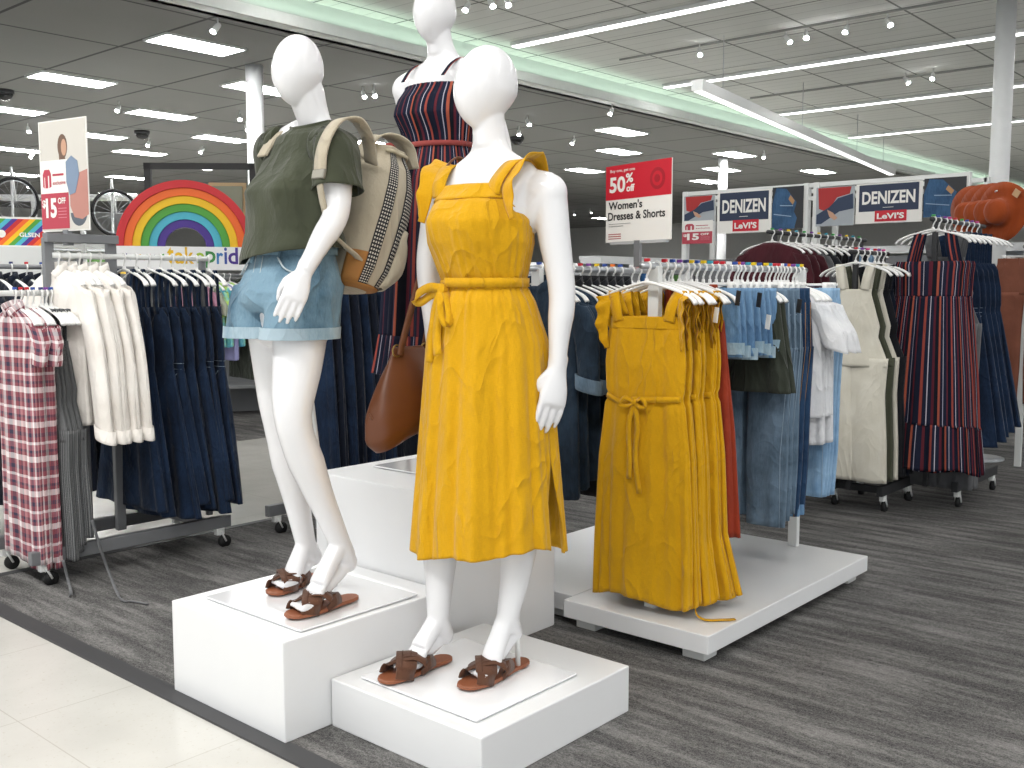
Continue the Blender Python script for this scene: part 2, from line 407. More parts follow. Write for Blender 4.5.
# ---------------- spot lights ----------------
spots_hi = [(699.5,50),(786,37),(806,33),(847,27),(887,20),(905,78),(933,74),(468,5),(490,1),(507,0)]
spots_lo = [(218,26),(119,106),(28,127),(149,141),(203,148),(240,115),(246,125),(30,183),(33,153),(363,92),(374,91),(395,137),(386,146),(527,120),(519,130),(574,139),(574,211),(590,209),(764,153),(612,109)]
def build_spot():
    r = empty('track_spotlight')
    MB().cyl((0, 0, 0), (0, 0, -.1), .010, 8).build('stem', WHITE_METAL, r)
    mb = MB(); mb.tube([(.02, .015, -.08), (0, 0, -.10), (-.055, -.045, -.185)], [.024, .036, .040], 16); mb.build('lamp_head', WHITE_METAL, r)
    mb = MB(); mb.tube([(-.055, -.045, -.182), (-.060, -.049, -.194)], [.034, .036], 16); mb.build('bulb', emit('spot_bulb', '#FFFFFF', E_SPOT), r)
    return r
sp0 = build_spot(); cm = child_map()
for i, (x, y) in enumerate(spots_hi+spots_lo):
    z = Z_HIGH if i < len(spots_hi) else Z_LOW
    s_ = sp0 if i == 0 else copy_tree(sp0, cm); p = onz(x, y+3, z-.14); s_.location = (p.x, p.y, z); s_.rotation_euler.z = .7*math.sin(i*1.7)
    side = 'on the high ceiling' if i < len(spots_hi) else 'on the low grey ceiling'
    ref = {0: 'above the long hanging beam', 1: 'left of a close pair over the right rack', 2: 'right of a close pair over the right rack', 3: 'unlit, third along its track', 4: 'brightest, last on the near track',
           5: 'left of the pair beneath the second linear light', 6: 'right of the pair beneath the second linear light', 7: 'just right of the tallest mannequin head', 8: 'top edge, second right of the tallest head', 9: 'top edge, third right of the tallest head'}
    rl = ['above the first panel light', 'left of a panel light over the rainbow', 'glowing left of the woman poster', 'under the black dome', 'above the rainbow arch peak', 'upper of two beside the white column', 'lower of two beside the white column',
          'lowest at far left', 'thin, above the lowest left one', 'left of a pair behind the green shirt', 'right of a pair behind the green shirt', 'upper, at the striped dress shoulder', 'lower, at the striped dress shoulder',
          'upper, right of the yellow mannequin face', 'lower, right of the yellow mannequin face', 'right of the yellow mannequin, alone', 'left of two low over the back aisle', 'right of two low over the back aisle', 'between thin column and beam', 'small, above the panel light near the 50% sign']
    tag(s_, 'white spotlight %s, %s' % (side, ref[i] if i < 10 else rl[i-10]), 'spotlight', 'track spotlights')
# track rails on the high ceiling
for k, (a, b_) in enumerate([((680, 52), (960, -4)), ((840, 92), (1020, 55))]):
    p, q = onz(*a, Z_HIGH-.02), onz(*b_, Z_HIGH-.02); x = (p.x+q.x)/2
    tag(MB().box((x, 3.5, Z_HIGH-.015), (.035, 13, .03)).build('lighting_track', plain('track_grey', '#9A9C98', .5), smooth=False),
        ['thin grey lighting track carrying the near spotlights', 'thin grey lighting track carrying the second pair of spotlights'][k], 'track')
# black security domes
def dome(px, py, lab):
    p = onz(px, py, Z_LOW); r = empty('security_camera', p); MB().cyl((0, 0, 0), (0, 0, -.06), .16, 24).build('mount', DARK_METAL, r)
    mb = MB(); mb.ball((0, 0, -.06), (.14, .14, .12)); mb.build('camera_dome', plain('smoked_dome', '#0C0C0D', .15), r); tag(r, lab, 'camera')
dome(4, 90, 'black security camera dome on the low ceiling at the left edge')
dome(142, 131, 'black security camera dome on the low ceiling above the rainbow')
dome(517, 137, 'small black security camera dome right of the yellow mannequin neck')
# hanging beam fixture
p, q = onz(697, 85, 4.2), onz(892, 172, 4.2); q = p + (q-p)*1.0
d = (q-p); L = d.length; r = empty('hanging_beam_light', ((p+q)/2), math.atan2(d.y, d.x))
MB().box((0, 0, 0), (L, .17, .15)).build('housing', WHITE_METAL, r, smooth=False)
MB().box((0, -.0, -.079), (L-.1, .12, .01)).build('lamp_diffuser', emit('beam_lamp', '#FFFFFF', 1.2), r, smooth=False)
for s_ in (-.42, -.1, .22, .42): MB().cyl((s_*L, 0, .1), (s_*L, 0, Z_HIGH-4.2), .006, 6).build('suspension_wire', RAIL_METAL, r)
tag(r, 'long white box beam light hanging on wires across the high ceiling', 'light')

# ---------------- columns ----------------
def column(x, y, z, rad, lab, collar=True):
    r = empty('round_column', (x, y, 0)); MB().cyl((0, 0, 0), (0, 0, z), rad, 32).build('shaft', plain('column_paint', '#E4E6E6', .5), r)
    mb = MB(); mb.tube([(0, 0, 0), (0, 0, .12), (0, 0, .14)], [rad+.02, rad+.02, rad], 32); mb.build('column_base', GREY_METAL, r); tag(r, lab, 'column'); return r
c1 = onz(1007, 0, Z_HIGH); column(c1.x, c1.y, Z_HIGH, .125, 'thick round white column at the right edge of the picture')
c2 = onz(254, 66, Z_LOW); column(c2.x, c2.y, Z_LOW, .13, 'white column rising left of the green shirt mannequin')
c3 = onz(723, 158, Z_LOW); column(c3.x, c3.y, Z_LOW, .12, 'thin far white column behind the denim brand sign')
# ---------------- display boxes and platforms ----------------
def plinth(x0, x1, y0, y1, h, lab):
    r = empty('display_plinth', ((x0+x1)/2, (y0+y1)/2, .006)); w_, d_ = x1-x0, y1-y0
    MB().box((0, 0, h/2-.003), (w_, d_, h-.006)).build('plinth_body', WHITE_LAM, r, smooth=False, bevel=.004)
    return tag(r, lab, 'display box')
plinth(1.84, 2.51, 1.71, 2.32, .152, 'low white square display box under the yellow dress mannequin')
plinth(1.675, 2.335, 2.325, 2.92, .305, 'medium white display box under the shorts mannequin')
plinth(2.345, 2.985, 2.385, 3.03, .62, 'tallest white display box, behind, under the striped dress mannequin')
def platform(x0, x1, y0, y1, lab):
    r = empty('rack_platform', ((x0+x1)/2, (y0+y1)/2, 0)); w_, d_ = x1-x0, y1-y0
    MB().box((0, 0, .081), (w_, d_, .068)).build('deck', WHITE_LAM, r, smooth=False, bevel=.003)
    MB().box((0, 0, .037), (w_-.2, d_-.2, .02)).build('subframe', WHITE_METAL, r, smooth=False)
    for sx in (-1, 1):
        for sy in (-1, 1):
            MB().box((sx*(w_/2-.08), sy*(d_/2-.08), .0265), (.09, .09, .041)).build('foot', WHITE_METAL, r, smooth=False, bevel=.004)
    return tag(r, lab, 'platform')
platform(2.99, 4.385, 1.712, 2.345, 'white low platform under the yellow dresses and denim shorts')
platform(3.05, 4.385, 2.35, 2.98, 'white low platform behind, under the dark denim shirts')
RAIL_Z = 1.388
def rail_rack(x0, x1, y, z, z0, lab, mat=None, mat2=None):
    r = empty('garment_rail', (x0, y, z0)); L = x1-x0; mat = mat or WHITE_METAL
    MB().tube([(-.04, 0, z-z0), (L+.04, 0, z-z0)], .0125, 14).build('crossbar', mat, r)
    for x in (.05, L-.01): MB().box((x, 0, (z-z0)/2), (.03, .045, z-z0)).build('post', mat2 or WHITE_METAL, r, smooth=False, bevel=.003)
    return tag(r, lab, 'clothes rail')
rail_rack(3.09, 4.345, 2.045, RAIL_Z, .115, 'white rail on the near platform holding yellow dresses and jeans', RAIL_METAL)
rail_rack(3.17, 4.375, 2.67, RAIL_Z, .115, 'white rail on the rear platform holding dark denim shirts', RAIL_METAL)
# ---------------- mannequins ----------------
def remeshed(mb, name, mat, parent, voxel=.0045, it=6):
    o = mb.build(name, mat, None)
    m = o.modifiers.new('r', 'REMESH'); m.mode = 'VOXEL'; m.voxel_size = voxel; m.use_smooth_shade = True
    s = o.modifiers.new('s', 'SMOOTH'); s.factor = .5; s.iterations = it
    dg = bpy.context.evaluated_depsgraph_get(); dg.update()
    me = bpy.data.meshes.new_from_object(o.evaluated_get(dg)); me.name = name
    bpy.data.objects.remove(o); me.polygons.foreach_set('use_smooth', [True]*len(me.polygons))
    if not me.materials: me.materials.append(mat)
    ob = bpy.data.objects.new(name, me); SC.collection.objects.link(ob); ob.parent = parent
    return ob

def interp(path, z):
    zs = [p[0] for p in path]; return [float(np.interp(z, zs, [p[k] for p in path])) for k in range(1, len(path[0]))]

BODY = [  # height fraction, half width, half depth, forward shift
 (.465, .10, .07, 0), (.48, .15, .095, 0), (.50, .172, .112, -.008), (.53, .175, .115, -.01), (.56, .158, .104, -.004), (.60, .126, .092, 0), (.625, .118, .088, 0),
 (.655, .124, .090, .002), (.69, .138, .097, .008), (.725, .150, .113, .022), (.745, .153, .112, .022), (.77, .156, .100, .010), (.795, .166, .082, 0), (.815, .168, .068, -.008),
 (.828, .145, .060, -.012), (.84, .098, .054, -.012), (.852, .064, .050, -.010), (.87, .050, .048, -.004), (.89, .046, .047, .002), (.92, .046, .048, .008), (.93, .040, .042, .010)]

def digits(mb, wrist, d, n, t, length=.185, curl=.3, spread=.12, voxel=None):
    """hand at wrist: d towards the fingertips, n out of the back of the hand, t towards the thumb side"""
    d = Vector(d).normalized(); n = Vector(n); n = (n-d*n.dot(d)).normalized(); t0 = d.cross(n); t = t0 if t0.dot(Vector(t)) > 0 else -t0
    k = length/.185; W = Vector(wrist)
    rings = []
    for s_, w_, h_ in [(-.03, .026, .022), (0, .025, .019), (.02, .029, .017), (.045, .036, .016), (.07, .039, .0145), (.088, .038, .012), (.095, .030, .008)]:
        c = W + d*s_*k; rings.append([list(c + t*(w_*k*math.cos(a)) + n*(h_*k*math.sin(a))) for a in [2*PI*i/16 for i in range(16)]])
    mb.loft(rings)
    for i, (off, ln, r) in enumerate([(.029, .072, .0088), (.010, .082, .0090), (-.010, .076, .0086), (-.029, .060, .0078)]):
        p = W + d*.082*k + t*off*k; c = curl*(1+.18*i); dirv = (d + t*(off*spread*6)).normalized(); pts = [W + d*.05*k + t*off*.8*k, p]
        a = .12
        for s_ in (.42, .33, .25):
            a += c*.55; dd = (dirv*math.cos(a) - n*math.sin(a)); p = p + dd*(ln*s_*k); pts.append(p)
        mb.tube(pts, [r*k, r*k, r*.98*k, r*.9*k, r*.72*k], 10); mb.ball(pts[-1], r*.74*k, 8, 6)
    p0 = W + d*.018*k + t*.020*k; p1 = W + d*.042*k + t*.037*k - n*.012*k; p2 = W + d*.070*k + t*.041*k - n*.026*k; p3 = W + d*.095*k + t*.034*k - n*.036*k
    mb.tube([p0, p1, p2, p3], [.013*k, .0115*k, .0098*k, .0075*k], 10); mb.ball(p3, .0078*k, 8, 6)

def foot(mb, ankle, heel, ball, toe, floor_z):
    A, H, B, T = Vector(ankle), Vector(heel), Vector(ball), Vector(toe)
    mb.ball(H, (.032, .028, .034), 14, 10)
    mb.tube([A, (A+H)/2, H], [.034, .034, .028], 14)
    fw = (T-B); fw.z = 0; fw.normalize(); side = Vector((-fw.y, fw.x, 0))
    mb.ball(A, (.033, .033, .036), 14, 10)
    pts = curve_pts([A+Vector((0, 0, .012)), A*.62+B*.38+Vector((0, 0, .012)), A*.25+B*.75+Vector((0, 0, .012)), B+Vector((0, 0, .004)), B+fw*.03], 4)
    rings = []; m = len(pts)
    for i, p in enumerate(pts):
        s_ = i/(m-1); w_ = np.interp(s_, [0, .3, .75, 1], [.031, .031, .041, .038]); h_ = np.interp(s_, [0, .3, .75, 1], [.031, .028, .018, .013])
        tang = (pts[min(i+1, m-1)]-pts[max(i-1, 0)]).normalized(); up = side.cross(tang); up = up if up.z > 0 or abs(tang.z) > .8 else -up
        rings.append([list(p + side*(w_*math.cos(a)) + up*(h_*math.sin(a))) for a in [2*PI*k/14 for k in range(14)]])
    mb.loft(rings)
    mb.tube([H, H*.5+B*.5+Vector((0, 0, -.004)), B], [.024, .022, .026], 12)
    big = side if side.dot(Vector((0, 1, 0))) > 0 else -side
    for i in range(5):
        o_ = (-.028+.0145*i); r = (.0095, .009, .0095, .010, .0125)[i]; q = B + fw*(.048+.004*i-.006*(i == 4)) + side*o_*foot.s
        mb.tube([B+side*o_*foot.s*.9, q], [r*1.1, r], 8); mb.ball(q, (r*1.25, r, r*.85), 8, 6)
foot.s = 1

def mannequin(name, base, H, cpath, left, shoulders, arms, legs, feet, head, label, plate, rod, group=None):
    """cpath: (z, x, y) centre line; left: unit vector to her left; world coordinates"""
    root = empty(name, base, 0, label, 'mannequin', group); org = Vector(base)
    l = Vector(left).normalized(); f = Vector((l.y, -l.x, 0)) ; z0 = base[2]
    mb = MB(); L = lambda p: Vector(p)-org
    rings = []
    fr = np.array(BODY)[:, 0]
    dense = sorted(set(list(np.linspace(fr[0], fr[-1], 60))))
    for s_ in dense:
        hw, hd, fs = interp(BODY, s_); z = z0 + s_*H; cx, cy = interp(cpath, z); c = Vector((cx, cy, z))-org + f*fs
        ring = []
        for k in range(40):
            a = 2*PI*k/40; c_, q = math.cos(a), math.sin(a)
            p = c + l*(hw*c_) + f*(hd*q)
            if q > 0:
                for bx in (-.072, .072):
                    p = p + f*(.035*q*math.exp(-((hw*c_-bx)/.045)**2-((s_-.732)/.022)**2))
            ring.append(list(p))
        rings.append(ring)
    mb.loft(rings)
    # head: an egg without a face
    hc, tilt, hs = Vector(head[0])-org, head[1], head[2]
    rx, ry, rz = .074*hs, .096*hs, .122*hs; rings = []
    for i in range(25):
        t = PI*i/24; t = min(max(t, .03), PI-.03); zz = -math.cos(t); wv = math.sin(t)
        low = max(0., -zz); jaw = 1-.30*low**1.5; ring = []
        for k in range(32):
            a = 2*PI*k/32; xx = rx*wv*jaw*math.cos(a); yy = ry*wv*(1-.22*low**1.3)*math.sin(a) + ry*.20*low*wv*1.2
            v = l*xx + f*yy + Vector((0, 0, rz*zz))
            v = Matrix.Rotation(tilt, 3, l) @ v; v = Matrix.Rotation(head[3], 3, 'Z') @ v
            ring.append(list(hc+v))
        rings.append(ring)
    mb.loft(rings)
    hb = hc + Matrix.Rotation(tilt, 3, l) @ Vector((0, 0, -rz*.45)) - f*.012
    nz = z0+.86*H; cx, cy = interp(cpath, nz)
    mb.tube([Vector((cx, cy, nz))-org, hb], [.047, .044], 24)
    for (sh, el, wr, kn, dn, dt, curl, ln) in arms:
        sh, el, wr = L(sh), L(el), L(wr)
        mb.ball(sh+Vector((0, 0, -.004)), (.055, .058, .058), 20, 14)
        cb = interp(cpath, sh.z+org.z); cc = Vector((cb[0], cb[1], sh.z+org.z))-org
        mb.tube([cc*.5+sh*.5+Vector((0, 0, -.10)), sh*.85+cc*.15+Vector((0, 0, -.03)), sh], [.05, .055, .055], 16)
        mb.tube([cc+(sh-cc)*.28+Vector((0, 0, .062)), cc+(sh-cc)*.6+Vector((0, 0, .040)), sh+Vector((0, 0, .014))], [.030, .036, .044], 16)
        cxs, cys = interp(cpath, sh.z+org.z); ct = Vector((cxs, cys, sh.z+org.z+.01))-org
        mb.tube([ct, ct*.4+sh*.6+Vector((0, 0, .004)), sh], [.055, .055, .054], 16)
        up_ = curve_pts([sh, sh*.55+el*.45, el, el*.5+wr*.5, wr], 5); m = len(up_)
        mb.tube(up_, [float(np.interp(i/(m-1), [0, .2, .42, .52, .65, .85, 1], [.055, .049, .041, .039, .038, .029, .0255])) for i in range(m)], 20)
        digits(mb, wr, L(kn)-wr, dn, dt, ln, curl)
    for (hip, kn, mid, an) in legs:
        P = curve_pts([L(hip)+Vector((0, 0, .03)), L(hip)*.5+L(kn)*.5, L(kn), L(mid), L(an)], 6); m = len(P)
        mb.tube(P, [float(np.interp(i/(m-1), [0, .15, .4, .5, .58, .70, .85, 1], [.084, .084, .066, .056, .053, .056, .042, .033])) for i in range(m)], 24)
    for (an, he, ba, to) in feet: foot(mb, L(an), L(he), L(ba), L(to), z0)
    remeshed(mb, 'body', WHITE_GLOSS, root)
    # base plate and rod
    px, py, pw, pd = plate
    MB().box((px-org.x, py-org.y, .004), (pw, pd, .006)).build('base_plate', plain('glass_plate', '#F2F3F5', .06, coat=1, vary=0), root, smooth=False, bevel=.002)
    a, b_ = rod; MB().tube([L(a), L(b_)], .0075, 14).build('support_rod', WHITE_METAL, root)
    return root

# --- mannequin in the yellow dress ---
B_PATH = [(.9, 2.225, 2.05), (1.15, 2.225, 2.05), (1.32, 2.222, 2.05), (1.5, 2.225, 2.05), (1.6, 2.235, 2.05), (1.70, 2.245, 2.05), (1.78, 2.25, 2.05), (1.9, 2.25, 2.05)]
BL = Vector((.10, -1, 0)).normalized()
BS = .154
B_RF = [ony(438, 622, 2.15), ony(444, 634, 2.15), ony(414, 668, 2.15), ony(397, 674, 2.15)]
B_LF = [ony(507, 620, 1.945), ony(513, 632, 1.945), ony(489, 668, 1.945), ony(474, 680, 1.945)]
for F_ in (B_RF, B_LF): F_[2].z = BS+.042; F_[3].z = BS+.032
mannequin('mannequin', (2.12, 2.03, BS), 1.83, B_PATH, BL, None,
  [(ony(548, 192, 1.862), ony(562, 292, 1.825), ony(557, 368, 1.83), ony(551, 412, 1.822), (-.35, -1, .1), (-1, .3, 0), .20, .225),
   (ony(441, 192, 2.235), ony(429, 262, 2.27), ony(434, 345, 2.27), ony(436, 390, 2.26), (0, 1, 0), (-1, 0, 0), .4, .19)],
  [(ony(470, 350, 2.14), ony(441, 505, 2.15), ony(440, 560, 2.15), B_RF[0]),
   (ony(508, 355, 1.96), ony(520, 505, 1.95), ony(517, 562, 1.95), B_LF[0])],
  [B_RF, B_LF], (ony(486, 88, 2.05), -.20, 1.02, -.45),
  'glossy white egghead mannequin wearing the long yellow dress, nearest the camera', (2.115, 2.015, .44, .47), ((2.235, 1.925, BS+.004), (2.235, 1.935, .50)))

# --- mannequin in the green shirt and shorts ---
A_PATH = [(1.1, 1.93, 2.6), (1.27, 1.925, 2.6), (1.41, 1.945, 2.6), (1.58, 1.985, 2.6), (1.70, 2.015, 2.6), (1.79, 2.035, 2.6), (1.87, 2.03, 2.6), (1.95, 2.02, 2.6)]
AL = Vector((.05, -1, 0)).normalized(); AS = .307
A_LF = [ony(341, 545, 2.465), ony(348, 562, 2.465), ony(311, 604, 2.455), ony(292, 612, 2.45)]
A_RF = [ony(306, 545, 2.70), ony(313, 556, 2.70), ony(291, 583, 2.695), ony(279, 588, 2.69)]
for F_ in (A_LF, A_RF): F_[2].z = AS+.042; F_[3].z = AS+.032
mannequin('mannequin', (2.0, 2.60, AS), 1.765, A_PATH, AL, None,
  [(ony(338, 152, 2.425), ony(336, 214, 2.39), ony(304, 272, 2.375), ony(289, 311, 2.365), (-.45, -1, .1), (-1, .2, -.5), .14, .185),
   (ony(275, 151, 2.775), ony(285, 225, 2.80), ony(285, 285, 2.76), ony(284, 310, 2.75), (0, 1, 0), (-1, 0, 0), .4, .18)],
  [(ony(303, 300, 2.525), ony(293, 418, 2.475), ony(311, 474, 2.475), A_LF[0]),
   (ony(272, 300, 2.69), ony(281, 424, 2.71), ony(291, 474, 2.71), A_RF[0])],
  [A_LF, A_RF], (ony(298, 71, 2.6), -.16, .91, .03),
  'glossy white egghead mannequin wearing green shirt and denim shorts, at left', (1.99, 2.60, .47, .50), ((2.10, 2.62, AS+.004), (2.0, 2.62, 1.1)))

# --- mannequin in the striped dress ---
C_PATH = [(1.4, 2.67, 2.70), (1.65, 2.67, 2.70), (1.83, 2.68, 2.70), (2.05, 2.70, 2.70), (2.15, 2.70, 2.70), (2.3, 2.68, 2.70)]
CL = Vector((.03, -1, 0)).normalized(); CS = .622
mannequin('mannequin', (2.72, 2.70, CS), 1.80, C_PATH, CL, None,
  [(Vector((2.70, 2.515, 2.06)), Vector((2.76, 2.46, 1.80)), Vector((2.70, 2.45, 1.57)), Vector((2.66, 2.45, 1.5)), (0, -1, 0), (-1, 0, 0), .35, .185),
   (Vector((2.70, 2.885, 2.06)), Vector((2.78, 2.91, 1.80)), Vector((2.74, 2.90, 1.57)), Vector((2.72, 2.9, 1.5)), (0, 1, 0), (-1, 0, 0), .4, .18)],
  [(Vector((2.68, 2.60, 1.5)), Vector((2.66, 2.61, 1.12)), Vector((2.70, 2.61, .95)), Vector((2.76, 2.60, .73))),
   (Vector((2.68, 2.80, 1.5)), Vector((2.70, 2.79, 1.12)), Vector((2.73, 2.79, .95)), Vector((2.80, 2.79, .73)))],
  [(Vector((2.76, 2.60, .73)), Vector((2.78, 2.60, .70)), Vector((2.68, 2.60, CS+.035)), Vector((2.64, 2.60, CS+.03))),
   (Vector((2.80, 2.79, .73)), Vector((2.82, 2.79, .70)), Vector((2.72, 2.79, CS+.035)), Vector((2.68, 2.79, CS+.03)))],
  (ony(435, 13, 2.70), -.12, .93, 0), 'tall glossy white egghead mannequin in striped dress, standing behind on the tallest box', (2.755, 2.70, .42, .46), ((2.86, 2.70, CS+.004), (2.76, 2.70, 1.3)))
# ---------------- cloth ----------------
def fold_fn(rng, ks, drift=2.0, sharp=.4):
    T = [(k, rng.uniform(0, 6.28), rng.uniform(-drift, drift), rng.uniform(.6, 1)/(i*.35+1)) for i, k in enumerate(ks)]
    tot = sum(t[3] for t in T)
    def F(th, z):
        v = 0
        for k, ph, dr, a in T:
            x = k*th+ph+dr*z+.5*np.sin(2.1*th+ph); v = v + a*(np.sin(x)+sharp*np.sin(2*x+.8))
        return v/tot
    return F
def cloth_grid(levels, F, N=96, M=44, sx=.85, yaw=None, gap=None, disp=None, z_hem=None):
    """levels: (z, half width, half depth, cx, cy, fold amplitude) from top to hem; returns a (M, N+1, 3) grid and uvs"""
    lv = sorted(levels, key=lambda p: p[0]); zs = [p[0] for p in lv]; z1, z0 = zs[-1], zs[0]
    th = np.linspace(0, 2*PI, N+1); G = np.zeros((M, N+1, 3)); U = np.zeros((M, N+1, 2))
    wmax = max(p[1] for p in lv); per = 2*PI*math.sqrt((wmax**2+max(p[2] for p in lv)**2)/2)
    for i in range(M):
        z = z1+(z0-z1)*i/(M-1)
        hw, hd, cx, cy, am = [float(np.interp(z, zs, [p[k] for p in lv])) for k in range(1, 6)]
        t = th.copy()
        if gap is not None:
            a0, g = gap(z); t = a0+g/2 + (2*PI-g)*np.linspace(0, 1, N+1)
        c, s_ = np.cos(t), np.sin(t); X = hw*np.sign(c)*np.abs(c)**sx; Y = hd*np.sign(s_)*np.abs(s_)**sx
        nx, ny = c*max(hd, .02), s_*max(hw, .02); nl = np.sqrt(nx*nx+ny*ny)+1e-6; f = am*F(t, z)
        X = X+nx/nl*f; Y = Y+ny/nl*f
        Z = np.full(N+1, z)
        if z_hem is not None: Z = Z + z_hem(t)*np.clip((z1-z)/(z1-z0), 0, 1)**3
        if disp is not None: dx, dy, dz = disp(t, z, X, Y); X, Y, Z = X+dx, Y+dy, Z+dz
        G[i, :, 0] = cx+X; G[i, :, 1] = cy+Y; G[i, :, 2] = Z
        U[i, :, 0] = np.linspace(0, per, N+1); U[i, :, 1] = z
    return G, U
def cloth(name, levels, mat, parent, rng=None, ks=(9, 14, 23), solid=.0022, label=None, drift=2.0, sharp=.35, cap=False, **k):
    rng = rng or random.Random(1); G, U = cloth_grid(levels, fold_fn(rng, ks, drift, sharp), **k)
    mb = MB(); mb.sheet(G, U.reshape(-1, 2))
    if cap:
        c = G[0].mean(0); n = G.shape[1]; mb.add(np.vstack([G[0], c[None]]), [(j, j+1, n) for j in range(n-1)])
    return mb.build(name, mat, parent, True, solid=solid, label=label)
def frill(pts, base_w, side, rng, waves=9, amp=.012, n=10, out=None):
    """gathered ruffle strip: inner edge along pts, outer edge waving; out = direction its free edge lifts to"""
    P = curve_pts(pts, n); m = len(P); G = []; U = []; ph = rng.uniform(0, 6); 
    for i, p in enumerate(P):
        t = i/(m-1); sv = Vector(side[0]).lerp(Vector(side[1]), t) if isinstance(side, (list, tuple)) and hasattr(side[0], '__len__') or isinstance(side, list) else Vector(side)
        o_ = Vector(out) if out is not None else Vector((0, 0, 1)); sv.normalize(); env = math.sin(PI*min(max(t, .03), .97))**.45
        row = []
        for k in range(6):
            s_ = k/5; q = p + sv*(base_w*s_*env) + o_*(amp*s_*math.sin(waves*2*PI*t+ph+.8*math.sin(5*t))*env) + o_*(.02*s_*s_*env); row.append(list(q)); U.append((t*.4, s_*base_w))
        G.append(row)
    return G, U

# ---------------- hangers ----------------
def hanger_mesh(w=.40, clips=False):
    mb = MB()
    hook = [(.0, 0, -.05), (0, 0, -.028)]
    for i in range(9):
        a = -PI/2+.5 + (PI*1.25)*i/8; hook.append((.0165*math.cos(a)*1.0-.0*i, 0, .0+.017*math.sin(a)))
    hook = [(0, 0, -.06), (0, 0, -.035)] + [(.016*math.sin(a), 0, -.001-.017*math.cos(a)) for a in [.5+(4.4)*i/10 for i in range(11)]][0:]
    mb.tube(hook, .0042, 8)
    if not clips:
        for s_ in (-1, 1):
            P = curve_pts([(0, 0, -.058), (s_*.04, 0, -.066), (s_*w*.30, 0, -.088), (s_*w*.44, 0, -.112), (s_*w*.5, 0, -.136)], 5); m = len(P)
            mb.tube(P, [float(np.interp(i/(m-1), [0, .5, 1], [.0105, .011, .0145])) for i in range(m)], 10, flat=((0, 0, 1), .55))
        mb.tube([(0, 0, -.045), (0, 0, -.07)], [.007, .011], 10)
    else:
        mb.tube([(-w/2, 0, -.066), (w/2, 0, -.066)], .006, 8); mb.tube([(0, 0, -.045), (0, 0, -.066)], [.006, .008], 8)
        for s_ in (-1, 1): mb.box((s_*w*.44, 0, -.078), (.022, .016, .045))
    return mb
TAB_COL = {'red': '#C4202E', 'blue': '#2B4EA0', 'yellow': '#E6C414', 'navy': '#27306B', 'purple': '#7B3E97', 'teal': '#2E93A8', 'orange': '#E2711D', 'green': '#3B9A4B', 'white': '#EEEEEE', 'pink': '#C93C86'}
_H = {}
def hanger(x, y, z, rz, lab, grp, clips=False, tab=None, w=.40, tilt=0):
    key = (clips, w, tab)
    if key not in _H:
        o = hanger_mesh(w, clips).build('clothes_hanger', WHITE_PLASTIC)
        if tab:
            MB().box((0, 0, .021), (.020, .014, .012)).build('size_tab', plain('tab_'+tab, TAB_COL[tab], .5, vary=0), o, smooth=False, bevel=.002)
        _H[key] = o; first = True
    else:
        o = _H[key].copy(); SC.collection.objects.link(o); first = False
        for ch in [c for c in SC.objects if c.parent == _H[key]]:
            c = ch.copy(); SC.collection.objects.link(c); c.parent = o
    o.location = (x, y, z+.0); o.rotation_euler = (0, tilt, rz); tag(o, lab, 'hanger', grp); return o

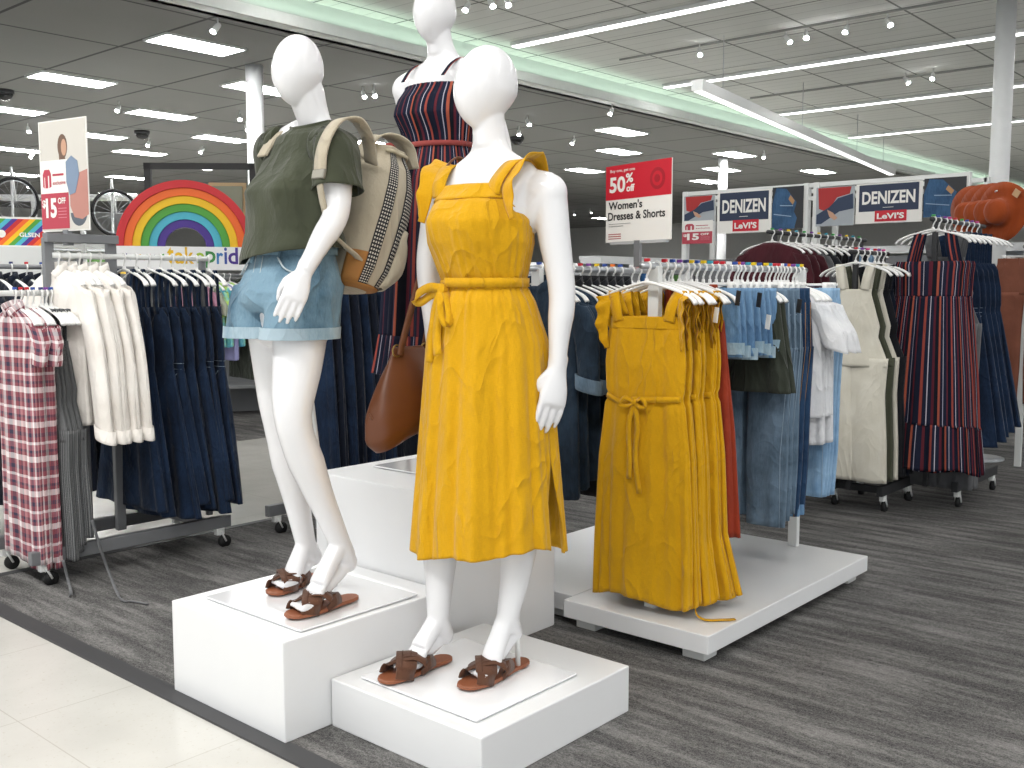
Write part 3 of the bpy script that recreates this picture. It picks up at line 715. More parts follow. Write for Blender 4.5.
# ---------------- hanging garments (origin on the rail, x = width, -y = front) ----------------
def g_root(name, label, cat, grp): return empty(name, label=label, cat=cat, group=grp)
def strap_pair(name, mat, r, x0, z0, x1, z1, w=.03, yf=-.02, yb=.02):
    for s_ in (-1, 1):
        mb = MB(); add_ribbon(mb, [(s_*x0, yf, z0), (s_*(x0*.5+x1*.5), yf*1.1, z0*.5+z1*.5), (s_*x1, yf*.3, z1), (s_*x1, yb*.4, z1-.004), (s_*x0, yb, z0-.01)], w, (1, 0, 0), .003)
        mb.build(name, mat, r, solid=0)
def sundress(mat, rng, label, grp, hem=-1.23, flare=.20, tie=True):
    r = g_root('sundress', label, 'dress', grp)
    cloth('dress_body', [(-.185, .145, .018, 0, 0, .002), (-.225, .15, .02, 0, 0, .002), (-.235, .155, .022, 0, 0, .004), (-.35, .165, .026, 0, 0, .006), (-.455, .16, .024, 0, 0, .006), (-.462, .155, .022, 0, 0, .003), (-.485, .156, .022, 0, 0, .003),
        (-.50, .163, .026, 0, 0, .007), (-.7, .185, .032, 0, 0, .011), (-1.0, .20, .036, .0, 0, .015), (hem, flare, .038, 0, 0, .017)], mat, r, rng, ks=(5, 9, 15), M=60, N=110, z_hem=lambda t: .012*np.sin(3*t+1))
    mb = MB(); mb.loft([[[.149*math.copysign(abs(math.cos(a))**.85, math.cos(a)), .0225*math.copysign(abs(math.sin(a))**.85, math.sin(a)), z] for a in np.linspace(0, 2*PI, 41)[:-1]] for z in (-.183, -.186, -.222, -.226)], False, False); mb.build('neck_band', mat, r, solid=.003)
    for s_ in (-1, 1):
        mb = MB(); path = [(s_*.105, -.022, -.20), (s_*.115, -.024, -.15), (s_*.135, -.008, -.098), (s_*.137, .010, -.100), (s_*.11, .024, -.18)]
        add_ribbon(mb, path, .042, (1, 0, 0), .003); mb.build('shoulder_strap', mat, r)
        mb = MB(); G, U = frill([(s_*.150, -.016, -.30), (s_*.148, -.026, -.22), (s_*.138, -.022, -.14), (s_*.146, -.004, -.104), (s_*.146, .018, -.14), (s_*.150, .022, -.24)], .045, (s_*1., -.35, -.25), rng, 6, .010, out=(0, -1, .1))
        mb.sheet(G, U); mb.build('ruffle', mat, r, solid=.002)
    if tie:
        zt = -.474; mb = MB(); add_ribbon(mb, [(.155, -.018, zt), (.08, -.034, zt-.004), (-.02, -.036, zt-.01), (-.035, -.038, zt-.012)], .022, (0, 0, 1), .003)
        add_ribbon(mb, [(-.155, -.018, zt), (-.10, -.03, zt-.02), (-.035, -.038, zt-.03)], .020, (0, 0, 1), .003)
        mb.build('waist_tie', mat, r)
        kx, kz = -.035+rng.uniform(-.01, .02), zt-.02
        mb = MB(); mb.ball((kx, -.043, kz), (.014, .010, .012), 10, 8)
        for s_ in (-1, 1): add_ribbon(mb, [(kx, -.044, kz), (kx+s_*.035, -.052, kz+.018), (kx+s_*.055, -.054, kz-.006), (kx+s_*.03, -.05, kz-.014), (kx, -.044, kz)], .014, (0, .5, 1), .003)
        for s_, ln in ((-1, .28), (1, .33)): add_ribbon(mb, [(kx, -.045, kz), (kx+s_*.018, -.05, kz-.08), (kx+s_*.012, -.052, kz-.2), (kx+s_*.022+.01, -.054, kz-ln)], .020, (1, 0, 0), .003)
        mb.build('bow', mat, r)
    return r
def pinafore(mat, rng, label, grp, hem=-1.02, flare=.24, stitch=None, name='pinafore_dress'):
    r = g_root(name, label, 'dress', grp)
    def vneck(t, z, X, Y):
        s_ = np.sin(t); front = np.clip(-s_, 0, 1); k = np.clip((z+.46)/.22, 0, 1)
        return 0*X, 0*Y, -.12*k*front*np.exp(-(X/.055)**2) - .07*k*(np.abs(X) > .11)*np.clip((np.abs(X)-.11)/.04, 0, 1)
    cloth('dress_body', [(-.24, .135, .018, 0, 0, .002), (-.36, .155, .022, 0, 0, .004), (-.50, .16, .024, 0, 0, .005), (-.512, .158, .023, 0, 0, .002), (-.54, .158, .023, 0, 0, .002), (-.552, .163, .026, 0, 0, .004), (-.75, .20, .036, 0, 0, .015), (hem, flare, .045, 0, 0, .026)],
          mat, r, rng, ks=(3, 5, 8), M=60, disp=vneck, solid=.003)
    strap_pair('shoulder_strap', mat, r, .075, -.27, .075, -.075, .034)
    st = stitch
    if st:
        mb = MB()
        for zz, hw, hd in ((-.512, .160, .0265), (-.54, .160, .0265)):
            P = [(hw*math.copysign(abs(math.cos(a))**.85, math.cos(a)), hd*math.copysign(abs(math.sin(a))**.85, math.sin(a)), zz) for a in np.linspace(0, 2*PI, 49)]; mb.tube(P, .0011, 5)
        for s_ in (-1, 1): mb.tube(curve_pts([(s_*.145, -.026, -.56), (s_*.115, -.037, -.60), (s_*.10, -.040, -.66), (s_*.135, -.038, -.74)], 6), .0012, 5)
        mb.build('stitching', st, r)
    return r
def top(mat, rng, label, grp, name='jacket', cat='jacket', length=.62, sleeve=.56, hw=.23, cuff=None, collar=True, rolled=False, arm_r=.055, thick=.035, spread=.12):
    """shirt, t-shirt or jacket on a hanger"""
    r = g_root(name, label, cat, grp); L = -.075-length
    lv = [(-.066, .055, .022, 0, 0, 0), (-.078, .085, .028, 0, 0, .001), (-.10, .155, .03, 0, 0, .002), (-.125, .195, .03, 0, 0, .003), (-.16, .205, thick, 0, 0, .004), (-.30, hw*.93, thick, 0, 0, .006), (L*.8, hw*.97, thick, 0, 0, .009), (L, hw, thick*.95, 0, 0, .011)]
    cloth('body', lv, mat, r, rng, ks=(3, 6, 11), M=44, N=84, z_hem=lambda t: .008*np.sin(2*t))
    for s_ in (-1, 1):
        sl = sleeve; fl = sl*spread; a = rng.uniform(-.01, .01)
        P = curve_pts([(s_*.175, 0, -.135), (s_*.215, -.004, -.19), (s_*(.225+fl*.6), -.012+a, -.17-sl*.42), (s_*(.225+fl), -.02+a, -.14-sl)], 7); m = len(P); rr = []
        Fm = fold_fn(rng, (2, 3, 5), 14, .2); rings = []; UU = []
        for i, p in enumerate(P):
            t = i/(m-1); ra = arm_r*(1.15-.35*t); rb = .030*(1-.15*t); ring = []
            for j in range(29):
                b = 2*PI*j/28; d = 1+.13*Fm(b, t*1.2); ring.append([p.x+ra*math.cos(b)*d*1.0, p.y+rb*math.sin(b)*d, p.z+ra*math.cos(b)*.25*d*-s_]); UU.append((j/28*2.6*arm_r*2, p.z))
            rings.append(ring)
        mb = MB(); mb.sheet(rings, UU); mb.build('sleeve', mat, r, solid=.0022)
        if cuff or rolled:
            p, q = P[-1], P[-2]; d = (p-q).normalized(); rc = arm_r*.84
            mb = MB(); n_ = 3 if rolled else 1
            ring = []
            for k, (o_, sc) in enumerate([(-.045, 1.02), (-.045, 1.12), (.0, 1.14), (.012, 1.12), (.012, .98)]):
                c = p+d*o_; sc2 = sc*(1.12 if rolled else 1.0); ring.append([[c.x+rc*math.cos(b)*sc2, c.y+.028*math.sin(b)*sc2, c.z-s_*rc*math.cos(b)*.25] for b in np.linspace(0, 2*PI, 25)[:-1]])
            mb.loft(ring, False, False); mb.build('cuff', cuff or mat, r, solid=.002)
    if collar:
        mb = MB()
        add_ribbon(mb, [(.02, -.034, -.098), (.06, -.026, -.072), (.052, .012, -.052), (0, .026, -.048), (-.052, .012, -.052), (-.06, -.026, -.072), (-.02, -.034, -.098)], .045, (0, -.25, 1), .004); mb.build('collar', mat, r)
    return r
def leg_tube(mat, r, name, x, w0, w1, z0, z1, y0, rng, hd=.018, ks=(3, 5), amp=.006, dx=0):
    return cloth(name, [(z0, w0, hd, x, y0, .001), (z0*.7+z1*.3, w0*.9, hd*1.0, x+dx*.3, y0, amp*.7), (z0*.3+z1*.7, w0*.45+w1*.55, hd, x+dx*.7, y0, amp), (z1, w1, hd*.95, x+dx, y0, amp)], mat, r, rng, ks=ks, N=48, M=30, solid=.003)
def jeans(mat, rng, label, grp, length=1.02, cuffm=None, name='jeans', w=.19, cat='jeans', stitch=None, leg=.085, raw=False, z0=-.08):
    r = g_root(name, label, cat, grp); L = z0-length
    cloth('waist_and_hips', [(z0, w, .018, 0, 0, .001), (z0-.045, w*1.01, .019, 0, 0, .001), (z0-.05, w*1.03, .021, 0, 0, .003), (z0-.26, w*1.12, .026, 0, 0, .005)], mat, r, rng, ks=(3, 5, 9), N=72, M=20, solid=.003)
    for s_ in (-1, 1):
        leg_tube(mat, r, 'leg', s_*w*.56, w*.56, leg, z0-.245, L, s_*.004, rng, .024)
        if cuffm:
            mb = MB(); mb.loft([[[s_*w*.56+(leg+.005)*math.cos(b), s_*.004+.03*math.sin(b), z] for b in np.linspace(0, 2*PI, 25)[:-1]] for z in (L+.045, L+.044, L+.001, L)], False, False); mb.build('cuff', cuffm, r, solid=.004)
    for x in (-w*.75, -w*.25, w*.25, w*.75): 
        mb = MB(); mb.box((x, -.021, z0-.024), (.011, .006, .052)); mb.build('belt_loop', mat, r, smooth=False)
    if stitch:
        mb = MB()
        for s_ in (-1, 1): mb.tube([(s_*(w*1.06), -.012, z0-.06), (s_*(w*1.10), -.012, z0-.25), (s_*(w*.56+leg*.86), -.02, L+.3), (s_*(w*.56+leg*.9), -.018, L)], .0012, 5); mb.tube(curve_pts([(s_*w*.45, -.024, z0-.05), (s_*w*.6, -.027, z0-.10), (s_*w*1.0, -.018, z0-.11)], 5), .0012, 5)
        mb.build('stitching', stitch, r)
    return r
def shorts_hung(mat, cuffm, rng, label, grp, length=.33, w=.185, z0=-.08):
    return jeans(mat, rng, label, grp, length, cuffm, 'denim_shorts', w, 'shorts', None, w*.58, z0=z0)
def overalls(mat, rng, label, grp, length=1.18, name='jumpsuit', cat='jumpsuit'):
    r = g_root(name, label, cat, grp)
    def arm(t, z, X, Y): 
        k = np.clip((z+.42)/.18, 0, 1); return -X*.28*k, 0*Y, 0*X
    cloth('bodice', [(-.21, .13, .018, 0, 0, .002), (-.30, .14, .02, 0, 0, .003), (-.42, .15, .022, 0, 0, .003), (-.48, .142, .021, 0, 0, .003), (-.60, .192, .031, 0, 0, .004), (-.65, .200, .032, 0, 0, .004)], mat, r, rng, ks=(3, 5), N=64, M=30, disp=arm)
    for s_ in (-1, 1):
        leg_tube(mat, r, 'leg', s_*.098, .107, .118, -.60, -.08-length, s_*.004, rng, .03, amp=.01)
    strap_pair('shoulder_strap', mat, r, .065, -.215, .09, -.08, .05)
    return r
def maxi(mat, rng, label, grp, hem=-1.4, w=.22, flare=.30, smock=True, mat2=None):
    r = g_root('maxi_dress', label, 'dress', grp); m2 = mat2 or mat
    cloth('smocked_bodice', [(-.24, w*.92, .028, 0, 0, .004), (-.26, w*.95, .03, 0, 0, .004), (-.32, w*.92, .03, 0, 0, .004), (-.44, w*.9, .03, 0, 0, .004)], mat, r, rng, ks=(31, 37), N=180, M=20, z_hem=lambda t: 0*t)
    cloth('skirt', [(-.438, w*.90, .03, 0, 0, .003), (-.60, w*.98, .04, 0, 0, .009), (-.9, w*1.12, .05, 0, 0, .012), (hem+.26, w*1.22, .055, 0, 0, .013), (hem+.255, w*1.25, .058, 0, 0, .013)], mat, r, rng, ks=(11, 17, 23), N=170, M=44)
    cloth('hem_tier', [(hem+.262, w*1.24, .057, 0, 0, .012), (hem+.15, flare*.95, .065, 0, 0, .015), (hem, flare, .07, 0, 0, .018)], m2, r, rng, ks=(17, 23, 31), N=180, M=16, z_hem=lambda t: .012*np.sin(5*t))
    strap_pair('shoulder_strap', mat, r, .12, -.245, .085, -.082, .034)
    return r
def simple(mat, rng, label, grp, name='dress', cat='dress', hem=-1.0, w=.19, flare=.22, thick=.03, straps=True, topz=-.2):
    r = g_root(name, label, cat, grp)
    if straps:
        cloth('body', [(topz, w*.75, thick*.7, 0, 0, .002), (topz-.25, w*.9, thick*.8, 0, 0, .006), (hem*.6, w, thick, 0, 0, .011), (hem, flare, thick*1.2, 0, 0, .018)], mat, r, rng, ks=(4, 7, 11), N=72, M=30)
        strap_pair('shoulder_strap', mat, r, w*.45, topz-.01, w*.5, -.078, .03)
    else:
        cloth('body', [(-.068, .05, .02, 0, 0, 0), (-.09, .12, .025, 0, 0, .002), (-.13, .19, .03, 0, 0, .003), (-.2, w, thick, 0, 0, .006), (hem, flare, thick*1.1, 0, 0, .014)], mat, r, rng, ks=(4, 7, 11), N=72, M=30)
    return r
def tee(mat, rng, label, grp, length=.6, hw=.22):
    return top(mat, rng, label, grp, 't_shirt', 't-shirt', length, .20, hw, None, False, arm_r=.062, spread=.35)
def put(r, x, y, z, rz, ty=0): r.location = (x, y, z); r.rotation_euler = (0, ty, rz); return r
# ---------------- clothes worn by the mannequins (built in world axes around the centre line) ----------------
YELLOW = fabric('mustard_linen', '#EBB108', '#E0A706', .85, wrinkle=.9, slub=.55)
OLIVE = fabric('olive_jersey', '#444838', '#3B3F31', .9, wrinkle=.8)
def worn_frame(path, base, l):
    l = Vector(l).normalized(); f = Vector((l.y, -l.x, 0))
    def M(z, a, b, dz=0):  # a along her left, b forward
        cx, cy = interp(path, z); p = Vector((cx, cy, z+dz))+l*a+f*b; return [p.x-base[0], p.y-base[1], p.z-base[2]]
    return M
def worn(name, levels, mat, parent, M, rng, ks=(9, 14), N=120, R=60, sx=1.0, gap=None, bust=None, hem=None, dent=None, solid=.0025, drift=2, sharp=.3, F=None, cap=False, vert=None):
    """levels (z, hw, hd, forward shift, left shift, amp)"""
    lv = sorted(levels, key=lambda p: p[0]); zs = [p[0] for p in lv]; z1, z0 = zs[-1], zs[0]; F = F or fold_fn(rng, ks, drift, sharp)
    G = []; U = []; wm = max(p[1] for p in lv); per = 2*PI*wm*.9
    for i in range(R):
        z = z1+(z0-z1)*i/(R-1); hw, hd, fs, ls, am = [float(np.interp(z, zs, [p[k] for p in lv])) for k in range(1, 6)]
        a0, g = gap(z) if gap else (0, 0); row = []
        for j in range(N+1):
            t = a0+g/2+(2*PI-g)*j/N; c, s_ = math.cos(t), math.sin(t); f = am*float(F(t, z))
            a = hw*math.copysign(abs(c)**sx, c)+c*f; b = hd*math.copysign(abs(s_)**sx, s_)+s_*f; dz = 0
            if bust and s_ > 0:
                zb, amp, sp, wz = bust
                b += amp*s_*sum(math.exp(-((a-bx)/.06)**2-((z-zb)/wz)**2) for bx in (-sp, sp))
            if hem: dz = hem(t)*((z1-z)/(z1-z0))**4
            if vert: dz += vert(t, z, a, b)
            row.append(M(z, a+ls, b+fs, dz)); U.append((per*j/N, z))
        G.append(row)
    mb = MB(); mb.sheet(G, U); return mb.build(name, mat, parent, True, solid=solid)

# --- yellow dress ---
Bb = (2.12, 2.03, BS); MBf = worn_frame(B_PATH, Bb, BL); rng = random.Random(5)
dr = empty('sundress', Bb, 0, 'long mustard yellow sundress with waist bow worn by the nearest mannequin', 'dress')
Fg = fold_fn(rng, (31, 43), 1, .2); F8 = fold_fn(rng, (5, 8, 13), 3.0, .45)
# bodice with a square neck: its upper edge drops at the sides under the arms and dips at the neck
def bod_vert(t, z, a, b):
    k = max(0., (z-1.50)/.10); side = max(0., abs(math.cos(t))-.86)/.14
    return -.055*k*side**.8
worn('bodice', [(1.60, .128, .093, .012, 0, .0), (1.575, .135, .102, .016, 0, .0), (1.55, .148, .118, .022, 0, .001), (1.50, .166, .134, .022, 0, .003), (1.44, .166, .132, .016, 0, .004), (1.38, .148, .116, .008, 0, .006), (1.34, .137, .105, .002, 0, .005), (1.325, .134, .102, 0, 0, .003)], YELLOW, dr, MBf, rng,
     F=lambda t, z: .6*Fg(t, z)+.6*F8(t, z), bust=(1.50, .026, .075, .07), vert=bod_vert, R=50, N=160)
worn('neck_band', [(1.605, .133, .100, .012, 0, 0), (1.585, .141, .108, .015, 0, 0), (1.562, .150, .121, .020, 0, 0)], YELLOW, dr, MBf, rng, R=8, N=100, vert=lambda t, z, a, b: bod_vert(t, z, a, b), solid=.005)
worn('waistband', [(1.332, .137, .106, 0, 0, .001), (1.322, .139, .108, 0, 0, .001), (1.305, .138, .107, 0, 0, .001)], YELLOW, dr, MBf, rng, R=6, solid=.005)
def sk_gap(z):   # slit low on her left side
    return -.18, .02 + .42*max(0., min(1., (.80-z)/.34))
sk = [(1.312, .136, .106, 0, 0, .006), (1.27, .158, .128, .0, 0, .009), (1.15, .190, .153, -.01, 0, .010), (.95, .205, .170, -.012, 0, .014), (.72, .222, .186, -.012, 0, .019), (.53, .238, .200, -.012, 0, .023)]
FsA = fold_fn(rng, (7, 11, 16), 1.2, .5)
worn('skirt', sk, YELLOW, dr, MBf, rng, F=lambda t, z: FsA(t, z)*np.clip((1.35-z)/.25, .3, 1)+.35*Fg(t, z)*np.clip((z-1.0)/.3, 0, 1), gap=sk_gap, R=90, N=220, hem=lambda t: .022*math.sin(2*t+.6)+.008*math.sin(5*t))
def bp(z, a, b): return MBf(z, a, b)
for s_ in (-1, 1):
    pth = [bp(1.575, s_*.098, .098), bp(1.615, s_*.106, .091), bp(1.664, s_*.118, .048), bp(1.675, s_*.121, .0), bp(1.655, s_*.115, -.055), bp(1.60, s_*.105, -.088), bp(1.57, s_*.10, -.10)]
    mb = MB(); add_ribbon(mb, pth, .046, tuple(BL), .004); mb.build('shoulder_strap', YELLOW, dr)
    L_ = BL*s_
    G, U = frill([bp(1.50, s_*.156, .088), bp(1.55, s_*.135, .094), bp(1.60, s_*.124, .089), bp(1.655, s_*.130, .048), bp(1.680, s_*.136, -.005), bp(1.66, s_*.132, -.055), bp(1.585, s_*.128, -.088), bp(1.52, s_*.148, -.088)], .058, (L_.x*.9-.1, L_.y*.9, .12), rng, 5, .010, out=(-.5, 0, .45))
    mb = MB(); mb.sheet(G, U); mb.build('ruffle', YELLOW, dr, solid=.0025)
# tie belt and bow on her front right
def fr_pt(z, ang, off=0): return MBf(z, (.140+off)*math.cos(ang), (.109+off)*math.sin(ang))
mb = MB(); add_ribbon(mb, [fr_pt(1.325, a, .003+.001*i) for i, a in enumerate(np.linspace(-.6, 1.95, 12))], .026, (0, 0, 1), .004, n=4)
add_ribbon(mb, [fr_pt(1.313, a, .002) for a in np.linspace(1.95, 3.9, 9)], .022, (0, 0, 1), .004, n=4); mb.build('waist_tie', YELLOW, dr)
K = Vector(fr_pt(1.305, 1.98, .014)); fo = Vector((-.93, .25, 0)); sd = Vector((.25, .93, 0)).normalized()   # sd: towards her right
mb = MB(); mb.ball(K, (.016, .016, .018), 12, 8)
def cl(pts, w, side=(0, 0, 1), wob=0): add_ribbon(mb, [K+sd*a+fo*b+Vector((0, 0, c)) for a, b, c in pts], w, side, .003)
cl([(0, 0, 0), (.045, .02, .006), (.10, .03, -.012), (.125, .028, -.034), (.10, .022, -.038), (.05, .012, -.016), (0, 0, -.004)], .026, (0, -.4, 1))
cl([(0, 0, 0), (-.02, .024, -.03), (-.035, .030, -.07), (-.05, .024, -.10), (-.052, .012, -.085), (-.03, .006, -.03), (0, 0, 0)], .022, (.8, -.5, .2))
mb.build('bow', YELLOW, dr)
mb = MB(); cl([(0, .004, 0), (-.012, .022, -.06), (-.004, .028, -.13), (-.018, .034, -.19)], .026, (.3, -.9, 0)); mb.build('tie_end', YELLOW, dr)
mb = MB(); cl([(.004, .004, 0), (.02, .02, -.06), (.018, .030, -.14), (.028, .036, -.215)], .022, (.5, -.8, 0)); mb.build('tie_end', YELLOW, dr)

# --- green t-shirt ---
Ab = (2.0, 2.60, AS); MA = worn_frame(A_PATH, Ab, AL); rng = random.Random(8)
ts = empty('t_shirt', Ab, 0, 'olive green short sleeve t-shirt worn by the left mannequin', 't-shirt')
Ft = fold_fn(rng, (3, 5, 8), 7, .35)
def tee_vert(t, z, a, b): # low scoop neck in front and behind
    k = max(0., (z-1.70)/.085); return -.045*k*max(0., math.sin(t))**1.5*0
worn('shirt_body', [(1.822, .073, .066, .004, 0, 0), (1.81, .086, .072, .004, 0, 0), (1.797, .115, .080, .003, 0, 0), (1.782, .150, .086, .002, 0, .001), (1.765, .176, .092, 0, 0, .001), (1.72, .190, .102, 0, 0, .002), (1.66, .176, .118, .012, 0, .004), (1.60, .172, .138, .022, 0, .005), (1.54, .166, .136, .018, 0, .008), (1.48, .166, .132, .012, 0, .011), (1.45, .176, .140, .006, 0, .013), (1.42, .184, .146, .004, 0, .011), (1.40, .184, .146, .004, 0, .006)],
     OLIVE, ts, MA, rng, F=Ft, bust=(1.61, .028, .075, .06), R=80, N=140, vert=lambda t, z, a, b: (.035*max(0., -math.cos(t-2.3))-.026*math.cos(t-2.3)*(math.cos(t-2.3) > 0)+.03*max(0., math.cos(t-.9)))*max(0, (1.47-z)/.095) - .022*max(0, math.sin(t))*max(0, (z-1.78)/.04))
def sleeve(s_, P, rs, flat=.9):
    P = curve_pts(P, 7); m = len(P); rings = []; UU = []; Fs = fold_fn(rng, (2, 4), 9, .3)
    for i, p in enumerate(P):
        tang = (P[min(i+1, m-1)]-P[max(i-1, 0)]).normalized(); u = tang.cross(Vector((0, 1, 0))).normalized(); v = tang.cross(u); r_ = float(np.interp(i/(m-1), np.linspace(0, 1, len(rs)), rs)); ring = []
        for j in range(37):
            b = 2*PI*j/36; d = 1+.05*float(Fs(b, i*.12)); ring.append(list(p+u*(r_*math.cos(b)*d)+v*(r_*math.sin(b)*d*flat))); UU.append((j*.01, i*.02))
        rings.append(ring)
    mb = MB(); mb.sheet(rings, UU); return mb
sh = ony(338, 152, 2.425)-Vector(Ab); el = ony(336, 214, 2.39)-Vector(Ab)
sleeve(1, [sh+Vector((.0, .06, .005)), sh+Vector((.0, .01, .002)), sh*.66+el*.34, sh*.38+el*.62+Vector((.004, 0, 0))], [.074, .073, .072, .078]).build('sleeve', OLIVE, ts, solid=.003)
sh2 = ony(275, 151, 2.775)-Vector(Ab); el2 = ony(285, 225, 2.80)-Vector(Ab)
sleeve(-1, [sh2+Vector((0, -.06, .005)), sh2, sh2*.66+el2*.34, sh2*.42+el2*.58], [.07, .07, .07, .074]).build('sleeve', OLIVE, ts, solid=.003)
mb = MB(); add_ribbon(mb, [MA(1.82, .074*math.cos(a), .005+.067*math.sin(a), -.022*max(0, math.sin(a))) for a in np.linspace(0, 2*PI, 25)], .014, (0, 0, 1), .004, n=3); mb.build('neck_ribbing', OLIVE, ts)

# --- denim shorts ---
DN_LIGHT = denim('light_denim', '#3E5C70', '#7896A8', .85, 1.2); DN_CUFF = denim('pale_denim', '#7995A6', '#A9BDC8', .8, .6)
so = empty('denim_shorts', Ab, 0, 'light blue denim shorts with rolled hems worn by the left mannequin', 'shorts')
mb = MB(); rings = []
for z in np.linspace(1.425, 1.235, 14):
    hw, hd, fs = [float(np.interp(z, [1.235, 1.26, 1.29, 1.34, 1.40, 1.425], v)) for v in ([.178, .188, .189, .176, .152, .142], [.112, .136, .142, .132, .113, .106], [.016, .012, .008, 0, 0, 0])]
    rings.append([MA(z, hw*math.cos(b), fs+hd*math.sin(b)) for b in np.linspace(0, 2*PI, 49)[:-1]])
mb.loft(rings)
for s_ in (-1, 1):
    rings = []
    for z in np.linspace(1.32, 1.158, 12):
        k = (1.32-z)/.162; rings.append([MA(z, s_*.091+(.088+.018*k)*math.cos(b), .006+.030*k+(.126-.002*k)*math.sin(b)) for b in np.linspace(0, 2*PI, 41)[:-1]])
    mb.loft(rings)
remeshed(mb, 'shorts_body', DN_LIGHT, so, .005, 14)
for s_ in (-1, 1):
    mb = MB(); mb.loft([[MA(z, s_*.089+(.111)*math.cos(b), (.038 if z < 1.17 else .034)+.126*math.sin(b)) for b in np.linspace(0, 2*PI, 41)[:-1]] for z in (1.190, 1.189, 1.156, 1.155)], False, False); mb.build('hem_cuff', DN_CUFF if s_ > 0 else DN_CUFF, so, solid=.005)
ST_L = plain('pale_thread', '#B9C4C8', .8)
mb = MB()
add_ribbon(mb, [MA(1.425, .152*math.cos(a), .112*math.sin(a)) for a in np.linspace(0, 2*PI, 33)], .034, (0, 0, 1), .005, n=2); mb.build('waistband', DN_LIGHT, so)
for a in (.45, 1.15, 1.95, 2.7, 4.2, 5.3):
    mb = MB(); p = MA(1.425, .157*math.cos(a), .117*math.sin(a)); q = MA(1.385, .162*math.cos(a), .120*math.sin(a)); add_ribbon(mb, [p[:2]+[p[2]+.02], p, q], .012, (-math.sin(a)*BL.y, math.sin(a), 0) if False else (math.cos(a)*.9, math.sin(a), 0), .006, n=2); mb.build('belt_loop', DN_LIGHT, so)
mb = MB()
for s_ in (-1, 1):
    a1 = [PI/2-s_*x for x in (.42, .62, .95, 1.15)]; zz = [1.40, 1.365, 1.35, 1.362]
    mb.tube(curve_pts([MA(z, (.160+(1.40-z)*.38)*math.cos(a), (.122+(1.40-z)*.25)*math.sin(a)+.002) for a, z in zip(a1, zz)], 6), .0028, 6)
mb.tube([MA(z, .006, .118+(1.40-z)*.09+.004) for z in np.linspace(1.405, 1.25, 12)], .0015, 5); mb.tube([MA(z, -.03, .116+(1.40-z)*.09+.004) for z in np.linspace(1.405, 1.30, 12)], .0012, 5)
mb.build('pocket_piping', ST_L, so)

# --- striped dress ---
PAT = [(0, '#161A2C'), (.12, '#93453C'), (.19, '#1C2034'), (.27, '#B9B4C0'), (.295, '#1C2034'), (.40, '#561F2C'), (.48, '#12141F'), (.60, '#A0523F'), (.67, '#1C2034'), (.76, '#A9A6B6'), (.785, '#1C2034'), (.90, '#5E2530'), (.96, '#161A2C')]
STRIPE = stripes('multi_stripe', PAT, .13); STRIPE_S = stripes('multi_stripe_smocked', PAT, .13, 1.0)
Cb = (2.72, 2.70, CS); MC = worn_frame(C_PATH, Cb, CL); rng = random.Random(11)
sd_ = empty('maxi_dress', Cb, 0, 'strapless navy, coral and white striped dress worn by the tall rear mannequin', 'dress')
Fs31 = fold_fn(rng, (41, 53), 4, .2); Fs = fold_fn(rng, (11, 17, 26), 1, .5)
worn('smocked_bodice', [(2.04, .140, .102, .012, 0, .003), (2.03, .140, .104, .012, 0, .003), (1.99, .150, .118, .020, 0, .003), (1.93, .156, .128, .020, 0, .003), (1.86, .140, .108, .006, 0, .003), (1.825, .134, .102, 0, 0, .003)], STRIPE_S, sd_, MC, rng, F=Fs31, bust=(1.945, .024, .075, .06), R=44, N=220)
worn('skirt', [(1.83, .134, .102, 0, 0, .003), (1.70, .172, .135, 0, 0, .012), (1.5, .200, .160, -.005, 0, .018), (1.13, .225, .185, -.005, 0, .024)], STRIPE, sd_, MC, rng, F=Fs, R=50, N=220)
worn('hem_tier', [(1.135, .228, .188, -.005, 0, .020), (1.05, .240, .2, -.005, 0, .026), (.99, .250, .21, -.005, 0, .03)], STRIPE, sd_, MC, rng, F=Fs, R=14, N=220)
CORAL = fabric('coral_cord', '#9C4842', '#8A3C3A', .8)
mb = MB(); add_ribbon(mb, [MC(1.825, .143*math.cos(a), .111*math.sin(a)) for a in np.linspace(0, 2*PI, 29)], .018, (0, 0, 1), .005, n=3)
k0 = Vector(MC(1.82, -.08, .098)); mb.ball(k0, .014, 10, 8)
add_ribbon(mb, [k0, k0+Vector((-.03, .05, .012)), k0+Vector((-.03, .085, -.01)), k0+Vector((-.02, .05, -.025)), k0], .014, (0, 0, 1), .003)
add_ribbon(mb, [k0, k0+Vector((-.02, .03, -.08)), k0+Vector((-.015, .04, -.22))], .014, (0, 1, 0), .003)
mb.build('waist_tie', CORAL, sd_)
for s_ in (-1, 1):
    mb = MB(); add_ribbon(mb, [MC(2.06, s_*.10, .10), MC(2.11, s_*.105, .055), MC(2.135, s_*.108, .0), MC(2.10, s_*.105, -.055), MC(2.06, s_*.10, -.085)], .016, tuple(CL), .003); mb.build('shoulder_strap', STRIPE, sd_)

